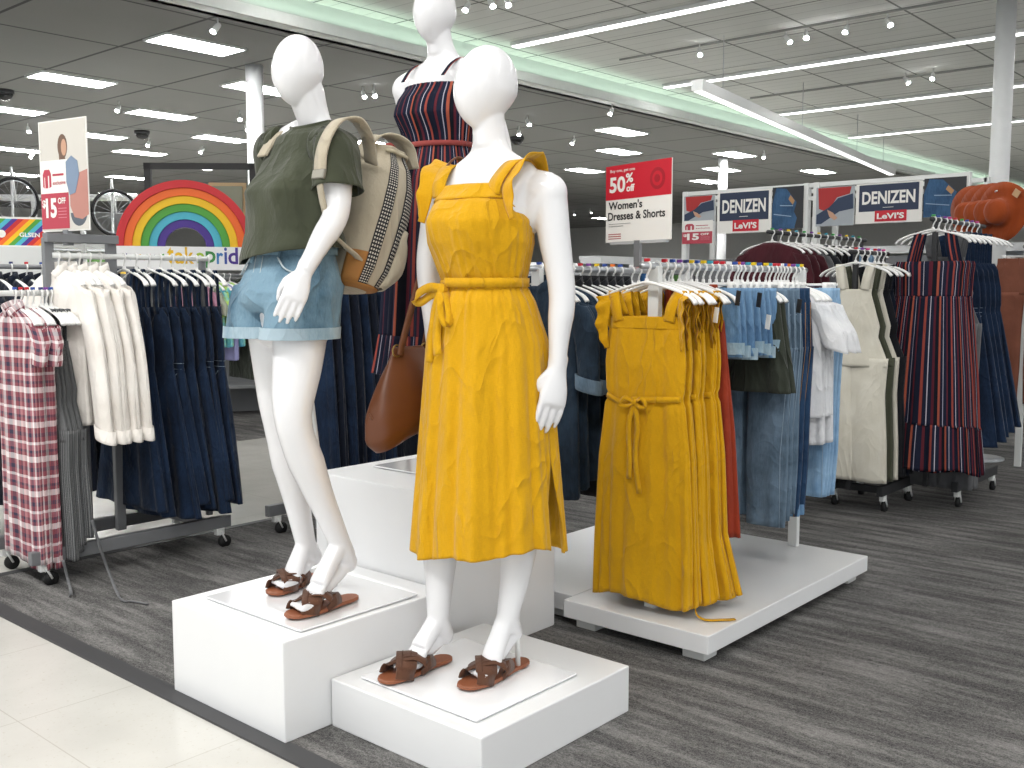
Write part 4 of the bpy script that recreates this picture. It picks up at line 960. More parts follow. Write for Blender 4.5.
# ---------------- sandals ----------------
def sandal(toe, heel, z, lab, left):
    a = Vector((toe.x, toe.y, z)); b = Vector((heel.x, heel.y, z)); d = b-a; L = d.length; rz = math.atan2(d.y, d.x)
    r = empty('sandal', a, rz, lab, 'sandal', 'brown woven cross strap sandals')
    prof = [(0, .004), (.006, .022), (.02, .034), (.06, .043), (.10, .044), (.15, .036), (.20, .030), (.245, .031), (.27, .026), (.283, .013), (.287, .003)]
    k = L/.287; out = []; 
    P = [(x*k, w_) for x, w_ in prof]; up = [(x, w_*1.0+.004*math.sin(x*12)*left, 0) for x, w_ in P]; dn = [(x, -w_+.004*math.sin(x*12)*left, 0) for x, w_ in P][::-1]
    loop = up+dn; n = len(loop)
    def lay(sc, zz): cx = L/2; return [[cx+(p[0]-cx)*sc, p[1]*sc, zz] for p in loop]
    mb = MB(); mb.loft([lay(.97, .001), lay(1, .003), lay(1, .010), lay(.975, .0125)]); mb.build('sole', TAN, r, smooth=False)
    for s_, zz in ((1, 0), (-1, .004)):
        P = [(.055*k, s_*.043, .008), (.068*k, s_*.036, .036+zz), (.095*k, s_*.008, .052+zz), (.125*k, -s_*.022, .056+zz), (.15*k, -s_*.040, .036+zz), (.158*k, -s_*.040, .008)]
        mb = MB(); add_ribbon(mb, P, .062, [(1, .15*s_, 0), (.8, .55*s_, 0), (.7, .7*s_, 0), (.8, .55*s_, 0), (1, .1*s_, 0)], .004, n=6); mb.build('cross_strap', BROWN, r)
        mb = MB()
        for o_ in (-.012, .012): mb.tube([(Vector(p)+Vector((o_, o_*s_*.5, .0035))) for p in curve_pts(P[1:5], 6)], .0011, 5)
        mb.build('stitching', plain('dark_thread', '#4A2A18', .8), r)
    return r
zs_ = BS+.0115
sandal(ony(381, 686, 2.15).copy(), Vector((2.165, 2.143, 0)), zs_, 'brown cross strap sandal on the yellow dress mannequin, left one in the picture', 1)
t_ = onz(461, 692, .16); sandal(t_, onz(527, 663, .16), zs_, 'brown cross strap sandal beside the support rod, right one under yellow dress', -1)
zs_ = AS+.0115
sandal(onz(271, 597, .315), onz(317, 577, .315), zs_, 'brown cross strap sandal on the shorts mannequin, farther left one', 1)
sandal(onz(287, 620, .315), onz(357, 598.5, .315), zs_, 'brown cross strap sandal on the shorts mannequin, nearer larger one', -1)
# ---------------- backpack on the left mannequin ----------------
CANVAS = fabric('natural_canvas', '#CFC4AE', '#C2B69E', .9, wrinkle=.9, slub=.6)
WOVEN = None
def woven_band():
    m, nt, b, mk = nodes('black_white_woven'); tc = nt.nodes.new('ShaderNodeTexCoord'); sp = nt.nodes.new('ShaderNodeSeparateXYZ'); nt.links.new(tc.outputs['UV'], sp.inputs[0])
    u = mth(nt, 'FRACT', mth(nt, 'MULTIPLY', sp.outputs[0], 110)); v = mth(nt, 'FRACT', mth(nt, 'MULTIPLY', sp.outputs[1], 125)); a = mth(nt, 'GREATER_THAN', u, .45); c = mth(nt, 'GREATER_THAN', v, .5)
    k = mth(nt, 'MULTIPLY', a, c); nt.links.new(mixc(nt, k, hexc('#262628'), hexc('#C9C4BA')), b.inputs['Base Color']); b.inputs['Roughness'].default_value = .9; return m
WOVEN = woven_band()
bpk = empty('backpack', (2.23, 2.55, 1.35), 0, 'cream canvas backpack with black and white woven bands on the left mannequin', 'backpack')
bo = Vector((2.23, 2.55, 1.35)); rng = random.Random(3)
BP0 = [  # along the bag from base to mouth: centre x, z, half depth (x), half width (y)
 (2.095, 1.305, .055, .105), (2.105, 1.315, .085, .135), (2.135, 1.37, .105, .150), (2.175, 1.46, .112, .152), (2.215, 1.55, .108, .148), (2.245, 1.63, .098, .138), (2.262, 1.69, .082, .120), (2.268, 1.73, .060, .095), (2.27, 1.755, .066, .10)]
def bag_pt(s_, a, off=0):
    n = len(BP0)-1; x, z, hx, hy = [float(np.interp(s_*n, range(n+1), [p[k] for p in BP0])) for k in range(4)]
    c, q = math.cos(a), math.sin(a); cc = math.copysign(abs(c)**.8, c); qq = math.copysign(abs(q)**.8, q); pk = 1+.06*math.sin(9*a)*max(0, s_-.65)/.35+.02*math.sin(3*a+7*s_)
    tx, tz = .35, -.0; return Vector((x+(hx*.92+off)*cc*pk, 2.56+(hy*.93+off)*qq*pk, z-(hx*cc)*.28))-bo
rings = [[list(bag_pt(i/34, 2*PI*j/64)) for j in range(64)] for i in range(35)]
mb = MB(); mb.loft(rings, True, False); mb.build('bag_body', CANVAS, bpk, solid=.004)
LEATH = plain('tan_suede', '#A87338', .75, vary=.1)
mb = MB(); mb.sheet([[list(bag_pt(.0+.13*i/6, 2*PI*j/64, .004)) for j in range(65)] for i in range(7)]); mb.build('leather_base', LEATH, bpk, solid=.004)
mb = MB(); mb.sheet([[list(bag_pt(.13+.17*i/6, a, .005)) for a in np.linspace(-2.6, -2.0, 8)] for i in range(7)]); mb.build('leather_patch', LEATH, bpk, solid=.003)
for a0, a1 in ((-2.0, -1.68), (-1.40, -.82), (.4, .9)):
    G = []; U = []
    for i in range(30):
        s_ = .10+.84*i/29
        for_a = np.linspace(a0, a1, 8); G.append([list(bag_pt(s_, a, .004)) for a in for_a]); U += [((a-a0)*.12, s_*.5) for a in for_a]
    mb = MB(); mb.sheet(G, U); mb.build('woven_band', WOVEN, bpk, solid=.003)
mb = MB(); mb.tube(curve_pts([bag_pt(.92, a, .010) for a in np.linspace(-2.2, 1.6, 14)], 4), .006, 8); mb.build('drawstring', plain('cord', '#B9AF96', .8), bpk)
mb = MB(); add_ribbon(mb, [Vector((2.19, 2.56, 1.735))-bo, Vector((2.215, 2.53, 1.79))-bo, Vector((2.26, 2.50, 1.80))-bo, Vector((2.32, 2.49, 1.77))-bo, Vector((2.345, 2.49, 1.70))-bo], .075, (0, 1, 0), .006, n=8); mb.build('top_flap', CANVAS, bpk)
G = []
for i in range(11):
    t = i/10; G.append([list(bag_pt(.14+.30*t, a, .006+.034*math.sin(PI*min(1, .15+.85*t))*math.sin(PI*j/15)**.5+.006*(i == 10))) for j, a in enumerate(np.linspace(-1.15, .1, 16))])
mb = MB(); mb.sheet(G); mb.build('side_pocket', CANVAS, bpk, solid=.006)
# shoulder straps over her shoulders
sL = ony(338, 152, 2.425)
def strap(pts, w_, nm, mat=CANVAS, side=(0, 1, 0)): mb = MB(); add_ribbon(mb, [Vector(p)-bo for p in pts], w_, side, .007, n=8); return mb.build(nm, mat, bpk)
strap([(2.16, 2.475, 1.70), (2.12, 2.445, 1.77), (2.07, 2.425, 1.812), (2.02, 2.41, 1.818), (1.965, 2.402, 1.80), (1.925, 2.40, 1.755), (1.902, 2.40, 1.70), (1.895, 2.40, 1.64)], .050, 'shoulder_strap')
strap([(1.895, 2.40, 1.645), (1.892, 2.395, 1.60), (1.91, 2.40, 1.54), (1.95, 2.415, 1.47), (2.05, 2.43, 1.41), (2.10, 2.45, 1.38)], .022, 'strap_webbing')
mb = MB(); mb.box((0, 0, 0), (.012, .056, .03), Matrix.Translation(Vector((1.892, 2.40, 1.64))-bo) @ Matrix.Rotation(.25, 4, 'Y')); mb.build('strap_buckle', plain('buckle_grey', '#8D8A80', .4, metal=.6), bpk, smooth=False, bevel=.004)
strap([(2.16, 2.66, 1.70), (2.115, 2.72, 1.785), (2.06, 2.73, 1.82), (2.01, 2.72, 1.815), (1.965, 2.715, 1.785), (1.935, 2.71, 1.75), (1.915, 2.71, 1.72)], .050, 'shoulder_strap')

# ---------------- tan handbag on the yellow dress mannequin's far shoulder ----------------
HB = plain('cognac_leather', '#693A1C', .42, vary=.12); hbo = Vector((2.17, 2.33, .95))
hb = empty('handbag', hbo, 0, 'slouchy cognac leather shoulder bag hanging behind the yellow dress', 'handbag')
rings = []; 
prof = [(.84, .06, .022), (.85, .125, .045), (.89, .165, .062), (.95, .165, .058), (1.01, .135, .044), (1.07, .095, .028), (1.11, .070, .014), (1.125, .060, .008)]
for z in np.linspace(.84, 1.125, 26):
    hx, hy = [float(np.interp(z, [p[0] for p in prof], [p[k] for p in prof])) for k in (1, 2)]
    rings.append([[2.185+.03*(z-.95)*4*.3+hx*math.copysign(abs(math.cos(a))**.8, math.cos(a))*(1+.03*math.sin(5*a+20*z))-hbo.x, 2.345+hy*math.sin(a)*(1+.08*math.sin(4*a+14*z))-hbo.y, z-.14*(.0 if z < .9 else 1)*0+.42*(hx*math.cos(a))*(1.13-z)/.29-hbo.z] for a in [2*PI*k/48 for k in range(48)]])
mb = MB(); mb.loft(rings); mb.build('bag_body', HB, hb)
STR = plain('brown_strap', '#6B3F22', .5, vary=.1)
mb = MB(); add_ribbon(mb, [Vector(p)-hbo for p in [(2.13, 2.32, 1.10), (2.145, 2.315, 1.16), (2.185, 2.31, 1.28), (2.225, 2.295, 1.42), (2.225, 2.25, 1.56), (2.20, 2.195, 1.655), (2.24, 2.175, 1.702), (2.285, 2.19, 1.665), (2.31, 2.25, 1.55), (2.30, 2.32, 1.35), (2.26, 2.345, 1.12)]], .024, [(1, 0, 0)]*4+[(.5, .8, 0)]*2+[(0, 1, 0)]*1+[(.5, .8, 0)]*2+[(1, 0, 0)]*2, .005, n=8); mb.build('shoulder_strap', STR, hb)
for x in (2.12, 2.26):
    mb = MB(); mb.tube([(x+.018*math.cos(a)-hbo.x, 2.322+(.02 if x > 2.2 else 0)-hbo.y, 1.115+.018*math.sin(a)-hbo.z) for a in np.linspace(0, 2*PI, 17)], .003, 6); mb.build('strap_ring', plain('brass', '#A08A55', .3, metal=.9), hb)
mb = MB(); mb.tube([Vector((2.185+.165*math.cos(a)-hbo.x, 2.345-.03*abs(math.sin(a))-hbo.y, .935-.085*math.sin(a)-hbo.z)) for a in np.linspace(.1, PI-.1, 16)], .0035, 6); mb.build('piping', STR, hb)
# ---------------- materials for the hanging stock ----------------
DN_NAVY = denim('indigo_denim', '#0D1626', '#1E304A', .7, .6); DN_MID = denim('mid_denim', '#456A90', '#7A9EC0', .75, .6); DN_GREY = denim('grey_blue_denim', '#445767', '#70869A', .8, .6)
DN_DARK = denim('dark_denim', '#172A45', '#2D4868', .7, .6); CHAM = denim('dark_chambray', '#18232F', '#2F4052', .75, .8); DN_PALE = denim('washed_denim', '#6C94BD', '#9DBEDA', .7, .5)
CREAM = fabric('cream_denim', '#F3EFE9', '#EAE4DC', .9, wrinkle=.7); WHITEC = fabric('white_cotton', '#E9E9EA', '#DADCE0', .9, wrinkle=.9); OFFW = fabric('off_white_twill', '#D9D5C8', '#CFCABB', .9)
BLACKC = fabric('black_cloth', '#15161A', '#1D1F25', .95, wrinkle=.7); NAVYC = fabric('navy_cloth', '#121826', '#182030', .95, wrinkle=.8); MAROON = fabric('maroon_cloth', '#4A1B24', '#3C151D', .9)
OLIVED = fabric('dark_olive_twill', '#3B4038', '#33382F', .9, wrinkle=1.0); OLIVEL = fabric('olive_twill', '#4F5244', '#45483A', .9); GREYC = fabric('grey_marl', '#6A6B6D', '#5C5D60', .95); BROWNC = fabric('rust_brown_cloth', '#83513F', '#744636', .9)
PINKC = fabric('pink_jersey', '#B4869A', '#A87B8E', .9); LILAC = fabric('lilac_jersey', '#9A9AC6', '#8D8DBB', .9); ORANGEC = fabric('orange_cloth', '#B8531F', '#A64A1B', .9); SAGE = fabric('sage_jersey', '#A6AC9A', '#9AA08E', .9)
TIEDYE = None
def tiedye():
    m, nt, b, mk = nodes('tie_dye'); v = coords(nt, 'Object'); n = noise(nt, v, 7, 3)
    nt.links.new(ramp(nt, n, [(.3, hexc('#2F8FC0')), (.45, hexc('#7CC5C6')), (.55, hexc('#B9D95A')), (.7, hexc('#4DA8D8'))]), b.inputs['Base Color']); b.inputs['Roughness'].default_value = .9; return m
TIEDYE = tiedye()
PLAID = plaid('red_plaid', '', [(0, '#8A4650'), (.14, '#EFE6E6'), (.34, '#9A525C'), (.42, '#34334A'), (.54, '#B4777E'), (.62, '#EFE6E6'), (.72, '#8A4650'), (.84, '#34334A'), (.90, '#C08A8C')], [(0, '#8A4650'), (.15, '#EFE6E6'), (.32, '#84404C'), (.42, '#34334A'), (.50, '#A46670'), (.66, '#EFE6E6'), (.74, '#8A4650'), (.88, '#34334A')], .15)
TICK = stripes('grey_ticking', [(0, '#4C4E50'), (.42, '#B4B4B2'), (.52, '#4C4E50'), (.72, '#8E8F8F'), (.80, '#55575A')], .014)
THREAD = plain('tan_thread', '#A8804A', .8); THREADL = plain('pale_denim_thread', '#9FB2C4', .8); RUSTTIE = CORAL

def rolling_base(name, x0, x1, y0, y1, lab, rails, mat=GREY_METAL, rmat=None):
    """rolling clothes rack: base bars, casters, uprights and one or more rails (y, z, xa, xb)"""
    r = empty(name, (x0, y0, 0)); L, W_ = x1-x0, y1-y0
    for y in (0, W_): MB().box((L/2, y, .135), (L, .035, .06)).build('base_bar', mat, r, smooth=False, bevel=.004)
    for x in (L*.12, L*.88): MB().box((x, W_/2, .135), (.035, W_-.035, .04)).build('cross_bar', mat, r, smooth=False, bevel=.003)
    for x in (.06, L-.06):
        for y in (0, W_):
            c = tag(MB().box((x, y, .088), (.045, .03, .036)).build('caster', WHITE_METAL, r, smooth=False, bevel=.004))
            mb = MB()
            for s_ in (-1, 1): mb.tube([(x, y+s_*.016, .09), (x+.028, y+s_*.016, .035)], .005, 6)
            mb.build('fork', WHITE_METAL, c)
            mb = MB(); mb.tube([(x+.028, y-.011, .033), (x+.028, y+.011, .033)], .032, 22); mb.build('wheel', RUBBER, c)
    for (y, z, xa, xb) in rails:
        yy = y-y0
        MB().tube([(xa-x0, yy, z), (xb-x0, yy, z)], .0125, 12).build('crossbar', rmat or mat, r)
        for x in (xa-x0+.13, xb-x0-.03): MB().box((x, yy+.02, (z+.13)/2), (.028, .028, z-.13)).build('upright', mat, r, smooth=False, bevel=.003)
    return tag(r, lab, 'clothes rack')
ORD = ['nearest', 'second', 'third', 'fourth', 'fifth', 'sixth', 'seventh', 'eighth', 'ninth', 'tenth', 'eleventh', 'twelfth', 'thirteenth', 'fourteenth', 'fifteenth', 'sixteenth']
def hang_row(makers, y, z, rz=-PI/2, grp='', tabs=None, clips=None, htxt='', seed=1, jit=.05, w=.40, yaws=None):
    """makers: list of (x, function(rng) -> garment root)"""
    rng = random.Random(seed)
    for i, (x, f) in enumerate(makers):
        g = f(rng); a = rz+(yaws[i] if yaws else rng.uniform(-jit, jit)); put(g, x, y, z, a)
        cl = clips[i] if isinstance(clips, list) else bool(clips)
        hanger(x, y, z, a, 'white plastic hanger %s' % htxt, 'hangers '+grp, cl, (tabs[i % len(tabs)] if tabs else None), .34 if cl else w)

# ---- near platform, front rail ----
row = []
yl = ['mustard yellow sundress in front of its row, bow at the waist, on the near platform', 'second mustard sundress from the front of the hanging row', 'third mustard sundress in the hanging row', 'fourth mustard sundress in the hanging row', 'fifth mustard sundress in the hanging row', 'last mustard sundress in the row, against the denim shorts']
ys = [3.085, 3.15, 3.20, 3.255, 3.305, 3.35]
for i, x in enumerate(ys): row.append((x, lambda rng, i=i: sundress(YELLOW, rng, yl[i], 'mustard sundresses on the near rail', hem=-1.23, flare=.205+.013*i, tie=i in (0, 2, 4))))
hang_row(row, 2.045, RAIL_Z, grp='of the yellow dresses', tabs=['red', None, 'red', 'blue', 'purple', 'navy'], htxt='holding a yellow dress on the near rail', seed=6, yaws=[.05, -.08, -.02, -.15, .0, -.12])
# long tie trailing onto the platform
mb = MB(); add_ribbon(mb, [(3.21, 1.90, .88), (3.17, 1.87, .56), (3.16, 1.86, .32), (3.13, 1.85, .16), (3.12, 1.81, .123), (3.17, 1.75, .121), (3.20, 1.725, .121)], .018, [(0, 1, 0)]*3+[(1, .6, 0)]*4, .003, n=8)
tag(mb.build('fabric_tie', YELLOW), 'loose mustard fabric tie trailing from the dresses onto the white platform', 'fabric tie')
RUST = fabric('rust_cloth', '#9C3A22', '#8A321D', .9)
row = [(3.39, lambda rng: simple(RUST, rng, 'rust red garment edge between yellow dresses and denim shorts', None, 'dress', 'dress', hem=-1.02, w=.19, flare=.22))]
nm_s = ['denim shorts with rolled pale hems, %s on the near rail' % ORD[i] for i in range(7)]
for i in range(7): row.append((3.43+.050*i, lambda rng, i=i: shorts_hung(DN_MID, DN_CUFF, rng, nm_s[i], 'denim shorts on the near rail', .25+.012*(i % 3), .18)))
for i, x in enumerate((3.755, 3.79)): row.append((x, lambda rng, i=i: simple(OLIVED, rng, ['dark olive garment bunched under the denim shorts', 'second dark olive garment behind the bunched one'][i], 'dark olive garments under the shorts', 'tunic', 'top', hem=-.50, w=.20, flare=.25, thick=.03, straps=False)))
for i, x in enumerate((3.84, 3.89, 3.94)): row.append((x, lambda rng, i=i: jeans(DN_GREY, rng, 'grey-blue straight jeans, %s pair right of the denim shorts' % ORD[i], 'grey-blue jeans on the near rail', .99-.02*i, None, 'jeans', .18, 'jeans', THREADL, .085)))
for i, x in enumerate((4.0, 4.035)): row.append((x, lambda rng, i=i: jeans(DN_DARK, rng, 'dark blue jeans, %s pair, left of the white t-shirts' % ORD[i], 'dark blue jeans on the near rail', .97, DN_MID, 'jeans', .18, 'jeans', THREAD, .075)))
for i in range(5): row.append((4.08+.032*i, lambda rng, i=i: tee(WHITEC, rng, 'white cotton t-shirt, %s among the jeans' % ORD[i], 'white t-shirts on the near rail', .55+.12*(i % 3 == 1), .235)))
for i, x in enumerate((4.26, 4.30, 4.34)): row.append((x, lambda rng, i=i: jeans(DN_PALE, rng, 'light blue raw hem jeans, %s pair at the far rail end' % ORD[i], 'light blue jeans at the rail end', .93, None, 'jeans', .18, 'jeans', THREADL, .075)))
hang_row(row, 2.045, RAIL_Z, grp='on the near rail with denim', tabs=['yellow', 'blue', 'yellow', 'teal', 'red', 'red', 'white', 'blue', 'orange', 'purple', 'teal'], clips=[False]+[True]*7+[False]*2+[True]*5+[False]*5+[True]*3, htxt='on the near rail with shorts, jeans and tees', seed=9, jit=.05)
# price tags hanging from the shorts
for i, (px, py) in enumerate([(716, 315), (738, 298), (759, 300), (768, 322), (799, 306)]):
    p = ony(px, py, 1.835-.01*i); mb = MB(); mb.box((0, 0, 0), (.004, .026, .055)); o = tag(mb.build('price_tag', BLACKT if i in (1, 2, 4) else SIGNW, smooth=False), '%s price tag card hanging on the denim, %s from left' % ('dark' if i in (1, 2, 4) else 'white', ORD[i].replace('nearest', 'first')), 'price tag', 'price tags on the denim'); o.location = p; o.rotation_euler = (.1, .05, -.5)

# ---- rear platform rail ----
row = []
for i, x in enumerate((3.23, 3.30, 3.37)): row.append((x, lambda rng, i=i: top(CHAM, rng, 'dark chambray shirt dress with rolled sleeves, %s, right of the yellow mannequin' % ORD[i], 'chambray shirt dresses', 'shirt_dress', 'dress', .86-.03*i, .34, .21, DN_GREY, True, True, .06, .04)))
for i in range(7): row.append((3.45+.06*i, lambda rng, i=i: top(BLACKC, rng, 'black garment on the rear platform rail, %s behind the chambray dresses' % ORD[i], 'black garments on the rear platform rail', 'shirt', 'shirt', .88, .5, .21, None, True, False)))
row.append((3.90, lambda rng: simple(ORANGEC, rng, 'orange garment glimpsed on the rear rail behind black shirts', None, 'dress', 'dress', hem=-.9))); row.append((3.96, lambda rng: simple(MAROON, rng, 'maroon garment glimpsed on the rear rail behind black shirts', None, 'dress', 'dress', hem=-.9)))
for i in range(4): row.append((4.04+.06*i, lambda rng, i=i: jeans(DN_NAVY, rng, 'navy trousers at the far end of the rear platform rail', 'navy trousers on the rear rail', .95)))
hang_row(row, 2.67, RAIL_Z, grp='on the rear platform rail', tabs=['blue', 'orange', 'blue', 'white', 'red', 'purple', 'yellow'], clips=[False]*12+[True]*4, htxt='on the rear platform rail', seed=21)

# ---- middle rolling rack behind the left mannequins ----
rolling_base('clothes_rack', 3.1, 4.5, 4.0, 4.42, 'grey rolling rack of navy dresses between the two left mannequins', [(4.2, 1.50, 3.12, 4.48)])
row = []
for i in range(7): row.append((3.24+.065*i, lambda rng, i=i: simple(NAVYC if i % 2 else DN_NAVY, rng, 'navy dress on the middle rack, %s behind the shorts mannequin' % ORD[i], 'navy dresses on the middle rack', 'dress', 'dress', hem=-1.18-.04*(i % 2), w=.18, flare=.20)))
row.append((3.72, lambda rng: top(CREAM, rng, 'cream garment on the middle rack under the backpack', None, 'jacket', 'jacket', .68, .60, .18, None, False)))
row.append((3.79, lambda rng: simple(BROWNC, rng, 'rust brown dress on the middle rack beside the striped dress', 'brown dresses', 'dress', 'dress', hem=-.80, w=.18, flare=.19)))
row.append((3.85, lambda rng: simple(BROWNC, rng, 'second rust brown dress on the middle rack', 'brown dresses', 'dress', 'dress', hem=-.82, w=.18, flare=.19)))
for i in range(5): row.append((3.95+.09*i, lambda rng, i=i: simple(NAVYC, rng, 'dark navy dress at the far end of the middle rack', 'dark dresses on the middle rack end', 'dress', 'dress', hem=-1.25, w=.19, flare=.22)))
hang_row(row, 4.2, 1.50, grp='on the middle rack', tabs=['blue', None], htxt='on the middle rack behind the mannequins', seed=31)

# ---- left rolling rack ----
YL = 4.58
lx = lambda px, py=258: ony(px, py, YL).x
r = rolling_base('clothes_rack', 1.86, 2.86, 4.40, 4.80, 'grey rolling rack at left holding plaid, cream and denim clothes', [(YL, 1.285, 1.62, 2.13), (YL, 1.455, 2.10, 2.90)], GREY_METAL, WHITE_METAL)
xa, xb = lx(50), lx(113)
# sign frame on top: an inverted U
mb = MB(); zt = ony(60, 238, YL).z; X0, X1 = xa-1.86, xb-1.86; yy = YL-4.40+.0
for p_, q_ in [(((X0+X1)/2, yy, zt), (X1-X0+.04, .05, .04))]: mb.box(p_, q_)
mb.build('sign_bracket', GREY_METAL, r, smooth=False, bevel=.003)
for x in (X0, X1): MB().box((x, yy+.02, (zt+.14)/2), (.045, .03, zt-.14)).build('upright', GREY_METAL, r, smooth=False, bevel=.003)
row = []
for i in range(4): row.append((lx(12+6*i, 297), lambda rng, i=i: top(PLAID, rng, 'red, white and navy plaid shirt dress, %s on the left rack' % ORD[i], 'plaid dresses on the left rack', 'shirt_dress', 'dress', 1.10+.03*(i % 2), .16, .185, None, i == 0, False, .05, .03)))
for i in range(4): row.append((lx(38+5*i, 297), lambda rng, i=i: overalls(TICK, rng, 'grey and white ticking stripe jumpsuit, %s beside the plaid dresses' % ORD[i], 'striped jumpsuits on the left rack', 1.10-.03*i)))
hang_row(row, YL-.03, 1.285, grp='on the low left rail', tabs=['blue', 'red', 'red', 'blue', 'navy', 'purple', 'blue', 'red'], htxt='on the low rail of the left rack', seed=41)
row = []
for i in range(5): row.append((lx(58+10.5*i), lambda rng, i=i: top(CREAM, rng, 'cream denim jacket, %s on the left rack' % ORD[i], 'cream jackets on the left rack', 'jacket', 'jacket', .68, .66, .21, CREAM, True, False, .07, .045, .22)))
hang_row(row, YL, 1.455, grp='of the cream jackets', htxt='holding a cream jacket on the left rack', seed=43, jit=.10)
row = []
for i in range(8): row.append((lx(124+12*i), lambda rng, i=i: pinafore(DN_NAVY, rng, 'dark indigo denim pinafore dress, %s on the left rack' % ORD[i], 'denim pinafore dresses on the left rack', hem=-1.19-.03*(i % 3), flare=.31, stitch=THREADL if i in (0, 3, 6, 7) else None)))
hang_row(row, YL, 1.455, grp='of the denim pinafores', htxt='holding a denim pinafore on the left rack', seed=44, jit=.16)
# fabric ties trailing to the carpet
TICKP = fabric('grey_tie', '#77787A', '#67686A', .9)
mb = MB(); add_ribbon(mb, [ony(92, 520, 4.33), ony(101, 550, 4.30), ony(110, 575, 4.27), onz(121, 599, .012), onz(132, 601, .012), onz(148, 604, .012)], .012, [(1, 0, 0)]*3+[(0, 1, 0)]*3, .003, n=8); tag(mb.build('fabric_tie', TICKP), 'thin grey fabric tie trailing from striped jumpsuits onto the carpet', 'fabric tie')
mb = MB(); add_ribbon(mb, [ony(63, 560, 4.33), ony(68, 580, 4.32), onz(71, 592, .03), onz(70, 597, .01)], .012, (1, 0, 0), .003, n=8); tag(mb.build('fabric_tie', TICKP), 'short grey fabric tie hanging beside the left rack caster', 'fabric tie')
# navy shirts on a rack behind
rail_rack(2.05, 3.0, 5.55, 1.42, 0.0, 'grey rail behind the left rack holding navy shirt dresses', GREY_METAL, GREY_METAL)
hang_row([(2.08+.08*i, (lambda rng, i=i: top(NAVYC, rng, 'navy shirt dress behind the cream jackets, %s along its rail' % ORD[i], 'navy shirt dresses behind the left rack', 'shirt_dress', 'dress', 1.15, .5, .20))) for i in range(11)], 5.55, 1.42, grp='of the navy shirts', tabs=['red', 'blue', 'blue', 'navy'], htxt='holding a navy shirt behind the left rack', seed=45)

# ---- right racks ----
R2Z = 1.70; pY = 2.03
rolling_base('clothes_rack', 6.15, 6.95, 1.90, 2.20, 'rolling rack at right carrying the striped maxi dress', [(pY, R2Z, 5.97, 6.95)], DARK_METAL)
row = [(6.0, lambda rng: maxi(STRIPE, rng, 'navy, coral and white striped maxi dress hanging in front on the right rack', 'striped maxi dresses', hem=-1.44)), (6.09, lambda rng: maxi(STRIPE, rng, 'second striped maxi dress, just behind the front one', 'striped maxi dresses', hem=-1.46))]
for i, x in enumerate((6.20, 6.28)): row.append((x, lambda rng, i=i: overalls(GREYC, rng, 'grey marl jumpsuit, %s, behind the striped maxi dresses' % ORD[i], 'grey jumpsuits on the right rack', 1.50)))
for i, x in enumerate((6.38, 6.5, 6.6, 6.7, 6.8)): row.append((x, lambda rng, i=i: pinafore(DN_NAVY, rng, 'navy denim dress at the right edge, %s behind the grey jumpsuits' % ORD[i], 'navy denim dresses at the right edge', hem=-1.34+.02*i, flare=.30, stitch=THREADL if i < 2 else None)))
hang_row(row, pY, R2Z, grp='on the right rack', tabs=['green', 'blue', 'purple', 'pink', 'red'], htxt='on the right rack with the maxi dress', seed=51, w=.42)
p = at(856, 252, 5.75)
rolling_base('clothes_rack', p.x+.08, p.x+.6, p.y-.15, p.y+.15, 'rolling rack with off-white overalls right of the jeans', [(p.y, p.z, p.x-.08, p.x+.48)], DARK_METAL)
row = []
for i, (dx, m, t) in enumerate([(0, OFFW, 'off-white sleeveless jumpsuit, nearest, right of the light jeans'), (.09, OLIVEL, 'olive green sleeveless jumpsuit behind the off-white one'), (.17, OFFW, 'second off-white jumpsuit behind the olive one'), (.28, BLACKC, 'black jumpsuit behind the off-white ones'), (.34, NAVYC, 'navy jumpsuit at the back of the overalls rack'), (.41, BLACKC, 'black jumpsuit deepest on the overalls rack')]):
    row.append((p.x+dx, lambda rng, m=m, t=t: overalls(m, rng, t, 'jumpsuits on the overalls rack', 1.23)))
hang_row(row, p.y, p.z, grp='of the overalls', tabs=['red', 'purple', 'pink'], htxt='on the overalls rack', seed=52, w=.42)
rolling_base('clothes_rack', 5.9, 7.5, 2.75, 3.3, 'dark rolling rack with maroon tops behind the denim rail', [(3.02, 1.66, 5.92, 7.48)], DARK_METAL)
row = []
for i in range(13):
    m, n_ = [(MAROON, 'maroon'), (MAROON, 'maroon'), (MAROON, 'maroon'), (GREYC, 'grey'), (BLACKC, 'black'), (NAVYC, 'navy'), (OLIVEL, 'olive'), (BLACKC, 'black'), (BLACKC, 'black'), (NAVYC, 'navy'), (DN_PALE, 'light blue'), (BLACKC, 'black'), (DN_PALE, 'light blue')][i]
    row.append((5.98+.115*i, lambda rng, i=i, m=m, n_=n_: (top(m, rng, n_+' top on the dark back rack, %s along it' % ORD[i], 'tops and dresses on the dark back rack', 'shirt', 'shirt', .95, .3, .21, None, False) if i < 5 else simple(m, rng, n_+' dress on the dark back rack, %s along it' % ORD[i], 'tops and dresses on the dark back rack', 'dress', 'dress', hem=-1.5, w=.20, flare=.25))))
hang_row(row, 3.02, 1.66, grp='on the dark back rack', tabs=['green', 'purple', 'yellow', 'teal'], htxt='on the dark back rack', seed=53, w=.44)
rolling_base('clothes_rack', 4.95, 6.0, 2.75, 3.15, 'low rolling rack of black trousers between the jeans and overalls', [(2.95, 1.05, 4.87, 5.98)], DARK_METAL)
hang_row([(4.93+.1*i, (lambda rng, i=i: jeans(BLACKC, rng, 'black trousers on the low rack behind the jeans, %s along it' % ORD[i], 'black trousers on the low rack', .76))) for i in range(9)], 2.95, 1.05, grp='of the black trousers', clips=True, htxt='holding black trousers on the low rack', seed=58)
